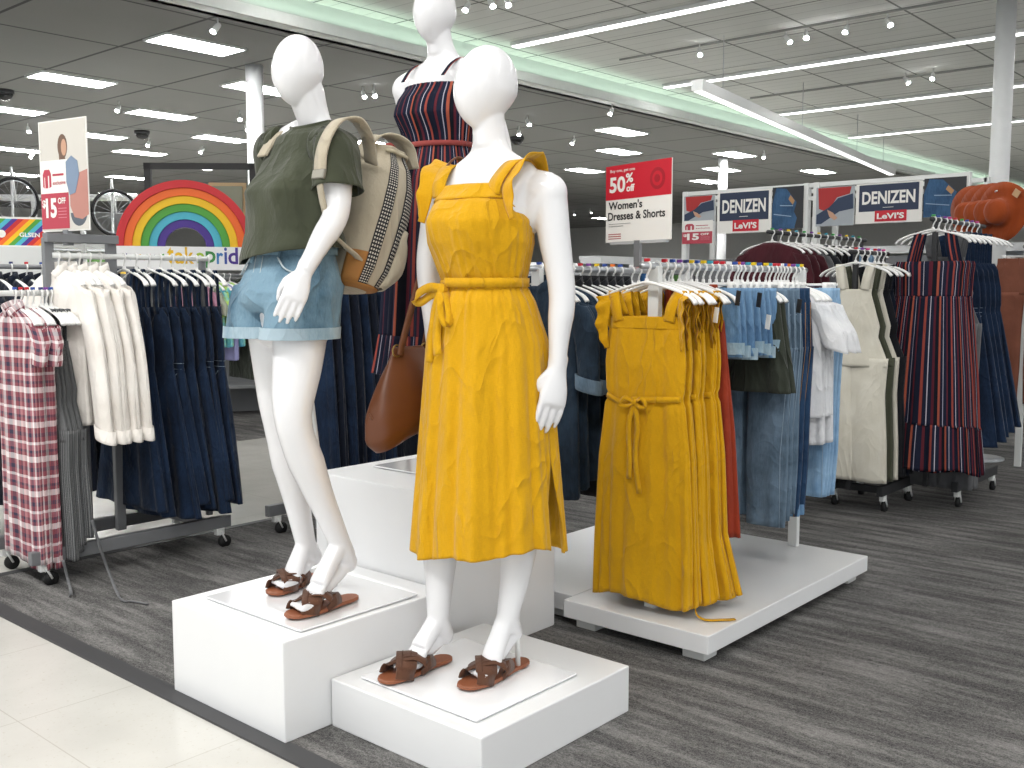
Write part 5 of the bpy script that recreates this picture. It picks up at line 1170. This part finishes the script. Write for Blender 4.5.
# trousers with yellow tabs at the right edge
rail_rack(7.9, 9.0, 2.02, 1.60, 0.0, 'rail of brown and olive trousers at the right edge', GREY_METAL)
cols = [BROWNC, BROWNC, OLIVEL, fabric('khaki_twill', '#8A7B5C', '#7D6F52', .9), GREYC, BROWNC, DN_NAVY, OLIVEL]; nms = ['brown', 'brown', 'olive', 'khaki', 'grey', 'brown', 'navy', 'olive']
hang_row([(7.93+.12*i, (lambda rng, i=i: jeans(cols[i], rng, '%s trousers on the right edge rail, %s' % (nms[i], ORD[i]), 'trousers on the right edge rail', 1.05))) for i in range(8)], 2.02, 1.60, grp='on the right edge rail', tabs=['yellow'], clips=True, htxt='with yellow tab on the right edge rail', seed=61)

# ---- far rack across the aisle ----
rail_rack(4.75, 6.0, 7.85, 1.42, 0.0, 'rail of bright tees and black tops across the aisle', GREY_METAL)
row = []
spec = [(PINKC, 'pink'), (PINKC, 'pink'), (SAGE, 'sage'), (TIEDYE, 'blue and green tie-dye'), (TIEDYE, 'blue and green tie-dye'), (LILAC, 'lilac'), (TIEDYE, 'blue and green tie-dye')]
for i, (m, n_) in enumerate(spec): row.append((4.80+.062*i, lambda rng, i=i, m=m, n_=n_: tee(m, rng, n_+' t-shirt across the aisle, %s on its rail' % ORD[i], 'bright t-shirts across the aisle', .55+.12*(i == 5), .20)))
for i in range(6): row.append((5.30+.08*i, lambda rng, i=i: top(BLACKC if i % 2 else OLIVED, rng, 'dark top across the aisle, %s on its rail' % ORD[i+7], 'dark tops across the aisle', 'shirt', 'shirt', .85, .55, .21)))
hang_row(row, 7.85, 1.42, grp='across the aisle', htxt='on the rail across the aisle', seed=71)
# ---------------- signs ----------------
def panel(w, h, t, mat, r, name='sign_panel'): return MB().box((0, t/2, h/2), (w, t, h)).build(name, mat, r, smooth=False)
# buy one get one sign
s = empty('sale_sign', (0, 0, 0)); c = at(637, 241, 3.64); s.location = c; s.rotation_euler = (0, 0, math.radians(-104))
W_, H_ = .348, .278
panel(W_, H_, .004, SIGNW, s); patch('red_panel', rect(-W_/2, H_*.555, W_/2, H_), RED, s, -.001)
x0 = -W_/2+.022
lettering('lettering', 'Buy one, get one', x0+.004, H_*.90, .135, .014, SIGNW, s, -.0022, .01, label='small white promotional line')
lettering('lettering', '50', x0, H_*.645, .088, .058, SIGNW, s, -.0022, .03); lettering('lettering', '%', x0+.090, H_*.76, .040, .034, SIGNW, s, -.0022, .03); lettering('lettering', 'off', x0+.094, H_*.645, .044, .026, SIGNW, s, -.0022, .03)
patch('round_emblem', disc(W_*.30, H_*.77, .038, n=28), plain('dark_red', '#A80F23', .5), s, -.0018); patch('round_emblem', disc(W_*.30, H_*.77, .026, n=28), RED, s, -.0026); patch('round_emblem', disc(W_*.30, H_*.77, .014, n=28), plain('dark_red', '#A80F23', .5), s, -.0034)
lettering('lettering', "Women's", -W_/2+.016, H_*.425, .185, .030, BLACKT, s, -.0012, .025); lettering('lettering', 'Dresses & Shorts', -W_/2+.014, H_*.285, .305, .030, BLACKT, s, -.0012, .022)
for i in range(2): patch('small_print', rect(-W_/2+.018, H_*(.235-.03*i), -W_/2+.138-.04*i, H_*(.235-.03*i)+.0018), GREYT, s, -.0012)
for i in range(3): patch('small_print', rect(-W_/2+.016, H_*(.10-.03*i), -W_/2+.086, H_*(.10-.03*i)+.0025), plain('dark_red', '#A80F23', .5), s, -.0012)
MB().box((0, .004, -.045), (.03, .012, .095)).build('sign_holder', GREY_METAL, s, smooth=False); MB().box((0, .006, -.004), (.30, .014, .010)).build('sign_clip', plain('clear_grey', '#B8BABC', .3), s, smooth=False)
tag(s, 'red and white 50% off sign above the yellow dresses', 'sign')

def offer(s, w, z0, h, big=True):
    """white strip with a red seal over a rose block reading $15 OFF, lower left of a poster"""
    rose = plain('rose_red', '#B83F50' if big else '#B5122A', .5)
    patch('offer_strip', rect(0, z0+h*.52, w, z0+h), SIGNW, s, -.0025); patch('offer_block', rect(0, z0, w, z0+h*.52), rose, s, -.0025)
    lettering('lettering', '$', w*.04, z0+h*.30, w*.13, h*.13, SIGNW, s, -.004, .03); lettering('lettering', '15', w*.17, z0+h*.16, w*.40, h*.29, SIGNW, s, -.004, .04); lettering('lettering', 'OFF', w*.62, z0+h*.36, w*.28, h*.09, SIGNW, s, -.004, .03)
    for i in range(4): patch('small_print', rect(w*.62, z0+h*(.29-.045*i), w*.92, z0+h*(.30-.045*i)), plain('print_rose', '#D98C96', .6), s, -.004)
    patch('seal', [(w*.10, z0+h*.62), (w*.10, z0+h*.80), (w*.16, z0+h*.87), (w*.34, z0+h*.87), (w*.40, z0+h*.80), (w*.40, z0+h*.62), (w*.33, z0+h*.60), (w*.33, z0+h*.78), (w*.28, z0+h*.78), (w*.28, z0+h*.60), (w*.18, z0+h*.60), (w*.18, z0+h*.76), (w*.15, z0+h*.76), (w*.15, z0+h*.60)], rose, s, -.0035)
    lettering('lettering', 'exclusive', w*.46, z0+h*.64, w*.46, h*.06, rose, s, -.004, .01); patch('small_print', rect(w*.46, z0+h*.77, w*.86, z0+h*.80), rose, s, -.004)
# poster with a woman, on the left rack
s = empty('poster_sign'); c = at(66, 231, 4.62); s.location = c; s.rotation_euler = (math.radians(0), 0, math.radians(-80)); W_, H_ = .345, .50
panel(W_, H_, .004, SIGNW, s); q = empty('tmp'); bpy.data.objects.remove(q)
pm = plain('poster_ground', '#CFCBC3', .5, vary=.01)
def pt(x, z): return (-W_/2+W_*x, H_*(1-z))
patch('picture', [pt(.02, .01), pt(.98, .01), pt(.98, .99), pt(.02, .99)][::-1], pm, s, -.001)
patch('trousers', [pt(.62, .66), pt(.72, .50), pt(.99, .46), pt(.99, .86), pt(.86, .90), pt(.70, .88), pt(.62, .78)][::-1], plain('print_pink', '#B98378', .6), s, -.0016)
patch('chair', [pt(.62, .84)] + [pt(.79+.17*math.cos(a), .84+.12*math.sin(a)) for a in np.linspace(PI, 0, 12)] , plain('print_slate', '#59606A', .6), s, -.0014)
patch('hair', [pt(.50+.10*math.cos(a), .24+.11*math.sin(a)) for a in np.linspace(0, 2*PI, 22)[:-1]], plain('print_hair', '#6E5546', .6), s, -.0018)
patch('hair', [pt(.42, .22), pt(.50, .26), pt(.58, .40), pt(.52, .60), pt(.43, .52)], plain('print_hair', '#6E5546', .6), s, -.0019)
patch('face', [pt(.53+.055*math.cos(a), .25+.075*math.sin(a)) for a in np.linspace(0, 2*PI, 18)[:-1]], plain('print_skin', '#C79C82', .6), s, -.0024)
patch('jacket', [pt(.56, .38), pt(.68, .33), pt(.80, .38), pt(.83, .50), pt(.74, .66), pt(.62, .68), pt(.56, .56)], plain('print_blue', '#7C8EA6', .6), s, -.0028)
oc = empty('offer_corner', (-W_/2+.004, 0, 0)); oc.parent = s
offer(oc, W_*.58, .012, H_*.62)
MB().box((0, .01, -.03), (.035, .03, .07)).build('sign_holder', GREY_METAL, s, smooth=False)
tag(s, 'upright poster of a seated woman with a $15 off corner, on the left rack', 'poster')

# ---------------- denim brand gondola ----------------
GX = 8.3; gy = lambda px: onx(px, 220, GX).y
g = empty('shelving_unit', (GX, gy(685), 0), -PI/2)
LX = lambda px: gy(685)-gy(px)
gz = lambda px, py: onx(px, py, GX).z
TOPZ = 2.20
FR = WHITE_METAL
for px in (686, 806.5, 816.5, 966): MB().box((LX(px), 0, TOPZ/2), (.05, .06, TOPZ)).build('upright', FR, g, smooth=False, bevel=.004)
for px in (686, 811, 966): MB().box((LX(px), .5, TOPZ/2), (.04, .04, TOPZ)).build('upright', FR, g, smooth=False)
for zz in (TOPZ-.02, TOPZ-.13): MB().box((LX(966)/2, 0, zz), (LX(966), .04, .035)).build('crossbar', FR, g, smooth=False)
MB().box((LX(966)/2, .5, TOPZ-.02), (LX(966), .04, .035)).build('crossbar', FR, g, smooth=False)
for zz in (.25, .75, 1.2): MB().box((LX(966)/2, .24, zz), (LX(966), .5, .03)).build('shelf', GREY_METAL, g, smooth=False)
MB().box((LX(966)/2, .28, .8), (LX(966)-.02, .02, 1.55)).build('back_panel', plain('panel_grey', '#6F7173', .7), g, smooth=False)
tag(g, 'white framed shelving unit with denim brand signs behind the racks', 'shelving unit')
DEN_PIC = None
def pic_mats():
    return plain('print_dark', '#22242A', .5), denim('print_denim', '#233A55', '#46678B', .7, 0), plain('print_red', '#B02A2A', .6), plain('print_navy', '#2B3B56', .6), plain('print_floor', '#A9B0B6', .6), plain('print_skin', '#C79C82', .6)
PD, PDN, PR_, PN, PF, PS = pic_mats()
def sign_at(name, px0, px1, py0, py1, lab, cat, builder):
    z0, z1 = gz((px0+px1)/2, py1), gz((px0+px1)/2, py0); s = empty(name, (GX-.045, gy(px0), z0), -PI/2, lab, cat); w_, h_ = LX(px1)-LX(px0), z1-z0
    MB().box((w_/2, .004, h_/2), (w_, .008, h_)).build('sign_panel', SIGNW, s, smooth=False); builder(s, w_, h_)
def brand(s, w, h):
    patch('navy_block', rect(w*.05, h*.30, w*.95, h*.97), NAVYT, s, -.0015); lettering('lettering', 'DENIZEN', w*.10, h*.48, w*.80, h*.32, SIGNW, s, -.003, .03)
    patch('red_tab', rect(w*.30, h*.04, w*.78, h*.31), RED, s, -.0025); lettering('lettering', "LeVI'S", w*.335, h*.10, w*.41, h*.15, SIGNW, s, -.004, .035); patch('small_print', rect(w*.42, h*.385, w*.58, h*.395), SIGNW, s, -.003)
def jeans_pic(s, w, h):
    patch('picture', rect(w*.0, 0, w, h), PD, s, -.0012); patch('jeans_print', [(0, 0), (w*.72, 0), (w*.80, h*.25), (w*.70, h*.40), (w*.78, h*.62), (w*.45, h*.95), (w*.12, h*.98), (0, h*.6)], PDN, s, -.002)
    patch('leather_label', [(w*.52, h*.70), (w*.66, h*.56), (w*.72, h*.66), (w*.58, h*.80)], plain('print_tan', '#B58A5C', .6), s, -.003)
    for k in range(2): patch('seam_print', [(w*(.05+.2*k), h*(.35+.2*k)), (w*(.62+.05*k), h*(.28+.25*k)), (w*(.62+.05*k), h*(.30+.25*k)), (w*(.05+.2*k), h*(.37+.2*k))], plain('print_stitch', '#9DB4CB', .6), s, -.003)
def man_pic(s, w, h):
    patch('picture', rect(0, 0, w, h), PF, s, -.0012); patch('shirt_print', [(w*.08, h*.45), (w*.05, h*.98), (w*.92, h*.98), (w*.88, h*.80), (w*.55, h*.72), (w*.40, h*.5), (w*.25, h*.38)], PR_, s, -.002)
    patch('jeans_print', [(w*.35, h*.48), (w*.58, h*.70), (w*.96, h*.80), (w*.98, h*.42), (w*.62, h*.36), (w*.15, h*.06), (w*.02, h*.06), (w*.02, h*.30)], PN, s, -.0028); patch('hand_print', [(w*.30, h*.42), (w*.45, h*.34), (w*.58, h*.20), (w*.50, h*.14), (w*.36, h*.24)], PS, s, -.0036)
sign_at('graphic_board', 686.5, 717, 196, 222, 'picture panel of a crouching figure in red shirt, left end of the signs', 'picture panel', man_pic)
sign_at('brand_sign', 719.5, 773.5, 191, 233, 'denim brand sign, navy and red, the left one', 'sign', brand)
sign_at('graphic_board', 774.5, 805.5, 187, 229, 'picture panel of folded jeans, the left one', 'picture panel', jeans_pic)
sign_at('graphic_board', 818, 856, 187, 226, 'picture panel of a crouching figure in red shirt, between the brand signs', 'picture panel', man_pic)
sign_at('brand_sign', 857.5, 923.5, 183, 223, 'denim brand sign, navy and red, the right one', 'sign', brand)
sign_at('graphic_board', 925, 967, 178, 217, 'picture panel of folded jeans, the right one', 'picture panel', jeans_pic)
s = empty('offer_sign', (GX-.08, gy(687), gz(700, 244)), -PI/2, 'small red $15 off sign below the left picture panel', 'sign'); w_ = LX(717)-LX(687); MB().box((w_/2, .004, .105), (w_, .006, .21)).build('sign_panel', SIGNW, s, smooth=False); offer(s, w_, .0, .21, False)

# ---------------- rainbow display across the aisle ----------------
RT = 10.0; c = at(186, 246, RT); az = math.atan2(c.y, c.x)-PI/2; sc_ = RT/F_PX
gd = empty('display_unit', (c.x, c.y, 0), az, 'grey display shelf with rainbow on top across the aisle', 'shelving unit')
zt = c.z
MB().box((.25, .35, zt-.30), (1.9, .7, .05)).build('top_shelf', plain('shelf_grey', '#8D8F90', .6), gd, smooth=False)
MB().box((.25, .45, (zt-.33)/2), (1.9, .05, zt-.33)).build('back_panel', plain('shelf_grey', '#8D8F90', .6), gd, smooth=False)
for zz in (.3, .75): MB().box((.25, .25, zz), (1.9, .45, .03)).build('shelf', plain('shelf_grey', '#8D8F90', .6), gd, smooth=False)
for x in (-.7, 1.2): MB().box((x, .25, (zt-.32)/2), (.04, .5, zt-.32)).build('side_panel', plain('shelf_grey', '#8D8F90', .6), gd, smooth=False)
RB = ['#C8242C', '#EE6A23', '#F2C217', '#4FA13A', '#4DB4CB', '#4B2F8F']
rb = empty('rainbow_arch', (c.x, c.y, zt), az, 'large six colour rainbow arch standing on the display shelf', 'decoration')
R0, R1 = 67*sc_, 20*sc_; bw = (R0-R1)/6
for i in range(6):
    ro, ri = R0-bw*i, R0-bw*(i+1); d0 = .09+.02*i; mb = MB(); rings = []
    for a in np.linspace(0, PI, 49):
        ca, sa = math.cos(a), math.sin(a); rings.append([[ro*ca, .30-d0*0-.12+.015*i, ro*sa], [ri*ca, .30-.12+.015*i, ri*sa], [ri*ca, .42, ri*sa], [ro*ca, .42, ro*sa]])
    mb.loft(rings); mb.build('arch_band', plain('rainbow_%d' % i, RB[i], .45, vary=.01), rb, smooth=False, bevel=.004)
bn = empty('pride_banner', at(186, 270, RT-.12), az, 'white banner with colourful pride lettering under the rainbow', 'banner')
bw_, bh = 132*sc_, 23*sc_
MB().box((.02, .01, bh/2), (bw_, .02, bh)).build('banner_board', plain('banner_white', '#F2F2F2', .5), bn, smooth=False)
# lettering reads takepride, each letter in its own colour
x = -.17; lw = .073
for ch, col, wd in [('t', '#F2C217', .045), ('a', '#F2C217', .06), ('k', '#E9B81E', .06), ('e', '#A8C83A', .065), ('p', '#3E8F48', .068), ('r', '#3C7FC0', .045), ('i', '#3C55A5', .02), ('d', '#4B2F8F', .068), ('e', '#4B2F8F', .065)]:
    hh = .085 if ch not in 'tkdi' else .125; hh = .125 if ch == 'p' else hh; z = .07 if ch != 'p' else .032
    lettering('lettering', ch, x, z-.01, wd*1.38, hh*1.3, plain('letter_'+col[1:], col, .5), bn, -.002, .018); x += wd*1.38+.010
for k in range(12):
    xx = -bw_/2+.06+k*.042; col = RB[(k*5) % 6]; z0_ = .11+.02*math.sin(k*2.2)
    patch('confetti_print', [(xx, z0_), (xx+.02, z0_+.008), (xx+.016, z0_+.03), (xx-.004, z0_+.022)], plain('rainbow_%d' % ((k*5) % 6), col, .45), bn, -.002)
# black frame and framed picture behind
f_ = empty('display_stand', at(200, 262, 11.5), math.atan2(at(200, 262, 11.5).y, at(200, 262, 11.5).x)-PI/2-.25, 'black rectangular display frame standing behind the rainbow', 'frame')
for (cx, cz, dx, dz) in [(-.55, .55, .07, 1.1), (.62, .55, .07, 1.1), (.03, 1.07, 1.24, .07)]: MB().box((cx, 0, cz), (dx, .06, dz)).build('frame_rail', plain('black_paint', '#1C1C1E', .5), f_, smooth=False)
MB().box((.32, .05, .62), (.42, .03, .55)).build('picture_border', plain('pale_wood', '#BFA57E', .6), f_, smooth=False); MB().box((.32, .03, .62), (.34, .03, .47)).build('picture', plain('print_olive', '#8A8C7A', .6), f_, smooth=False)
for cx in (-.55, .62): MB().box((cx, 0, -f_.location.z/2), (.07, .06, f_.location.z)).build('frame_leg', plain('black_paint', '#1C1C1E', .5), f_, smooth=False)

# rainbow organisation sign at the left edge
s = empty('rainbow_sign', at(20, 247, 6.3), 0, 'rainbow striped organisation sign at the left edge behind the racks', 'sign'); s.rotation_euler.z = math.atan2(s.location.y, s.location.x)-PI/2
sw, sh_ = .30, .185; MB().box((0, .006, sh_/2), (sw, .012, sh_)).build('sign_panel', SIGNW, s, smooth=False)
x0, x1, z0, z1 = -sw/2+.01, sw/2-.012, .01, sh_-.012
def clip_band(c0, c1):
    # band between x - z = c0 .. c1 clipped to the rectangle
    pts = []
    poly = [(x0, z0), (x1, z0), (x1, z1), (x0, z1)]
    def cut(P, f):
        out = []
        for i in range(len(P)):
            a, b_ = P[i], P[(i+1) % len(P)]; fa, fb = f(a), f(b_)
            if fa >= 0: out.append(a)
            if fa*fb < 0: t = fa/(fa-fb); out.append((a[0]+(b_[0]-a[0])*t, a[1]+(b_[1]-a[1])*t))
        return out
    poly = cut(poly, lambda p: p[0]*1.0-p[1]-c0); poly = cut(poly, lambda p: c1-(p[0]-p[1])); return poly
lo_, hi_ = x0-z1, x1-z0; N_ = 13
for k in range(N_):
    P_ = clip_band(lo_+(hi_-lo_)*k/N_, lo_+(hi_-lo_)*(k+1)/N_)
    if len(P_) > 2: patch('colour_band', P_, plain('rainbow_%d' % ((k+2) % 6), RB[(k+2) % 6], .45), s, -.001)
lettering('lettering', 'GLSEN', .0, .062, .115, .028, SIGNW, s, -.0025, .03); patch('round_emblem', disc(-.10, .08, .024), SIGNW, s, -.0025)
MB().box((0, .02, -.75), (.34, .3, 1.5)).build('sign_stand', WHITE_METAL, s, smooth=False, bevel=.004)

# orange floppy hats hanging at the right edge
HAT = fabric('orange_felt', '#9C4519', '#8A3B14', .85, wrinkle=.4)
def hat(p, a, lab, w_=.19):
    r = empty('floppy_hat', p, a, lab, 'hat', 'orange hats at the right edge')
    rings = []
    for rr, y in [(.0, -.115), (.05, -.118), (.078, -.10), (.085, -.05), (.09, -.012), (.11, .0), (.15, .006), (w_, .012)]:
        rings.append([[max(rr, .002)*math.cos(t)*(1+.05*math.sin(3*t)*(rr > .1)), y+.022*math.sin(2*t+1)*(rr/w_)**2, max(rr, .002)*1.08*math.sin(t)] for t in [2*PI*k/40 for k in range(40)]])
    mb = MB(); mb.loft(rings, True, False); mb.build('hat_felt', HAT, r, solid=.004)
    if 'nearest' in lab: mb = MB(); mb.box((.03, -.02, .17), (.05, .006, .05), Matrix.Rotation(.6, 4, 'Y')); mb.build('hang_tag', plain('kraft', '#C6A27A', .7), r, smooth=False)
    return r
hc = at(1002, 212, 7.3)
for i in range(4):
    p_ = hc+Vector((.10*i*.5, .085*i, .0)); hat(p_, -PI/2-.35, ['orange floppy felt hat with kraft tag, nearest in the stack of hats', 'second orange felt hat in the hanging stack', 'third orange felt hat in the hanging stack', 'farthest orange felt hat, left side of the stack'][i], .20)
hk = empty('hat_stand', (hc.x+.22, hc.y+.15, 0), 0, 'thin metal stand holding the orange hats', 'stand'); MB().cyl((0, 0, 0), (0, 0, hc.z+.16), .014, 12).build('pole', RAIL_METAL, hk); MB().tube([(0, 0, hc.z+.15), (-.26, -.12, hc.z+.15)], .006, 8).build('hook_arm', RAIL_METAL, hk); MB().cyl((0, 0, 0), (0, 0, .02), .18, 24).build('base', RAIL_METAL, hk)

# folded rainbow shirts on a small table behind the mannequin legs
c = at(322, 407, 6.4); tb = empty('display_table', (c.x, c.y, 0), .75, 'small grey display table behind the left mannequin legs', 'table')
MB().box((0, 0, c.z-.015), (.5, .4, .03)).build('table_top', plain('shelf_grey', '#8D8F90', .6), tb, smooth=False)
for sx in (-.22, .22):
    for sy in (-.17, .17): MB().box((sx, sy, (c.z-.03)/2), (.03, .03, c.z-.03)).build('leg', GREY_METAL, tb, smooth=False)
for i, (col, n_) in enumerate([('#6A2A86', 'violet'), ('#2B3F9C', 'blue'), ('#2F8A3C', 'green'), ('#F0D81E', 'yellow'), ('#7A3A1E', 'brown'), ('#B01F2A', 'red'), ('#5A2A70', 'purple')]):
    mb = MB(); rings = [[[.13*math.copysign(abs(math.cos(a))**.35, math.cos(a))*k_, .11*math.copysign(abs(math.sin(a))**.35, math.sin(a))*k_, z] for a in [2*PI*j/40 for j in range(40)]] for k_, z in ((.97, 0), (1, .008), (1, .022), (.97, .03))]
    mb.loft(rings); o = tag(mb.build('folded_shirt', fabric('fold_'+n_, col, None, .9)), '%s folded shirt in the rainbow stack on the small table' % n_, 'shirt', 'folded rainbow shirts'); o.location = (c.x, c.y, c.z+.031*i); o.rotation_euler.z = .75+.04*math.sin(i*3)

# bicycle wheels and shelving far left, store clutter on the back wall line
def wheel(px, py, t, lab):
    p_ = at(px, py, t); r = empty('bicycle_wheel', p_, math.atan2(p_.y, p_.x)+.35, lab, 'wheel', 'bicycle wheels far left'); R = .33
    mb = MB(); mb.tube([(0, R*math.cos(a), R*math.sin(a)) for a in np.linspace(0, 2*PI, 41)], .024, 8); mb.build('tyre', RUBBER, r)
    mb = MB(); mb.tube([(0, (R-.03)*math.cos(a), (R-.03)*math.sin(a)) for a in np.linspace(0, 2*PI, 41)], .01, 6); mb.build('rim', RAIL_METAL, r)
    mb = MB(); 
    for a in np.linspace(0, 2*PI, 19)[:-1]: mb.tube([(0, 0, 0), (0, (R-.03)*math.cos(a), (R-.03)*math.sin(a))], .003, 4)
    mb.build('spokes', RAIL_METAL, r); mb = MB(); mb.tube([(.05, 0, 0), (.05, .02, .5)], .014, 8); mb.tube([(-.05, 0, 0), (.04, .02, .5)], .014, 8); mb.build('fork', WHITE_METAL, r); MB().cyl((.05, .02, .45), (.05, .02, -p_.z), .02, 8).build('stand_pole', WHITE_METAL, r)
wheel(15, 201, 15, 'bicycle wheel behind the rainbow sign at the left edge'); wheel(115, 213, 15, 'bicycle wheel just left of the rainbow arch')
def rack_frame(px0, px1, py, t, lab):
    a_, b_ = at(px0, py, t), at(px1, py, t); d = b_-a_; r = empty('shelf_frame', (a_.x, a_.y, 0), math.atan2(d.y, d.x), lab, 'shelving unit'); L = Vector((d.x, d.y)).length
    for x in (0, L*.33, L*.66, L): MB().box((x, 0, a_.z/2), (.06, .06, a_.z)).build('upright', WHITE_METAL, r, smooth=False)
    for zz in (a_.z, a_.z*.72, a_.z*.45): MB().box((L/2, .3, zz), (L, .6, .05)).build('shelf', WHITE_METAL, r, smooth=False)
rack_frame(-15, 132, 196, 15.5, 'white bicycle rack frame far behind the poster')
CL = ['#B8383A', '#3E6FA8', '#D8D4C8', '#5E8A4A', '#8A8C8E', '#D9B54A', '#2E3440', '#C9785A']
rngc = random.Random(77)
def far_shelf(x, y, rz, L, h, lab, nshelf=4):
    r = empty('store_shelf', (x, y, 0), rz, lab, 'shelving unit')
    MB().box((L/2, .3, h/2), (L, .03, h)).build('back_panel', plain('shelf_pale', '#C2C4C4', .6), r, smooth=False)
    for k in range(nshelf): MB().box((L/2, .1, .15+k*(h-.25)/nshelf), (L, .42, .03)).build('shelf', plain('shelf_pale', '#C2C4C4', .6), r, smooth=False)
    MB().box((L/2, .1, h), (L, .42, .12)).build('header', plain('header_%d' % rngc.randint(0, 2), rngc.choice(['#D8DADB', '#B9BCBE', '#9C2A31']), .6), r, smooth=False)
    for k in range(nshelf):
        x_ = .1
        while x_ < L-.3:
            w_ = rngc.uniform(.25, .6); hh = rngc.uniform(.2, .36); MB().box((x_+w_/2, .06, .17+k*(h-.25)/nshelf+hh/2), (w_*.94, .28, hh)).build('stock', plain('stock_%s' % CL[0][1:], CL[0], .7) if False else fabric('stock_%d' % rngc.randrange(8), CL[rngc.randrange(8)], None, .8, sheen=0), r, smooth=False, bevel=.02); x_ += w_+.05
    return r
far_shelf(6.5, 20, 0.0, 6, 2.1, 'long stocked shelf far behind, left of the yellow mannequin'); far_shelf(15.5, 17, 0.0, 7, 1.9, 'long stocked shelf far behind, seen left of the 50% sign'); far_shelf(16, 22, 0, 9, 2.2, 'farther stocked shelf in the aisle right of the yellow mannequin')
far_shelf(13.0, 9.6, -.0, 6, 1.75, 'stocked shelf beyond the rear platform garments'); far_shelf(1.5, 14, 0, 4.5, 2.0, 'stocked shelf far left under the bicycle wheels'); far_shelf(16, 6.5, -PI/2, 5, 1.9, 'stocked shelf behind the denim brand unit'); far_shelf(12.5, 1.8, -PI/2, 4, 1.9, 'stocked shelf at the far right edge')
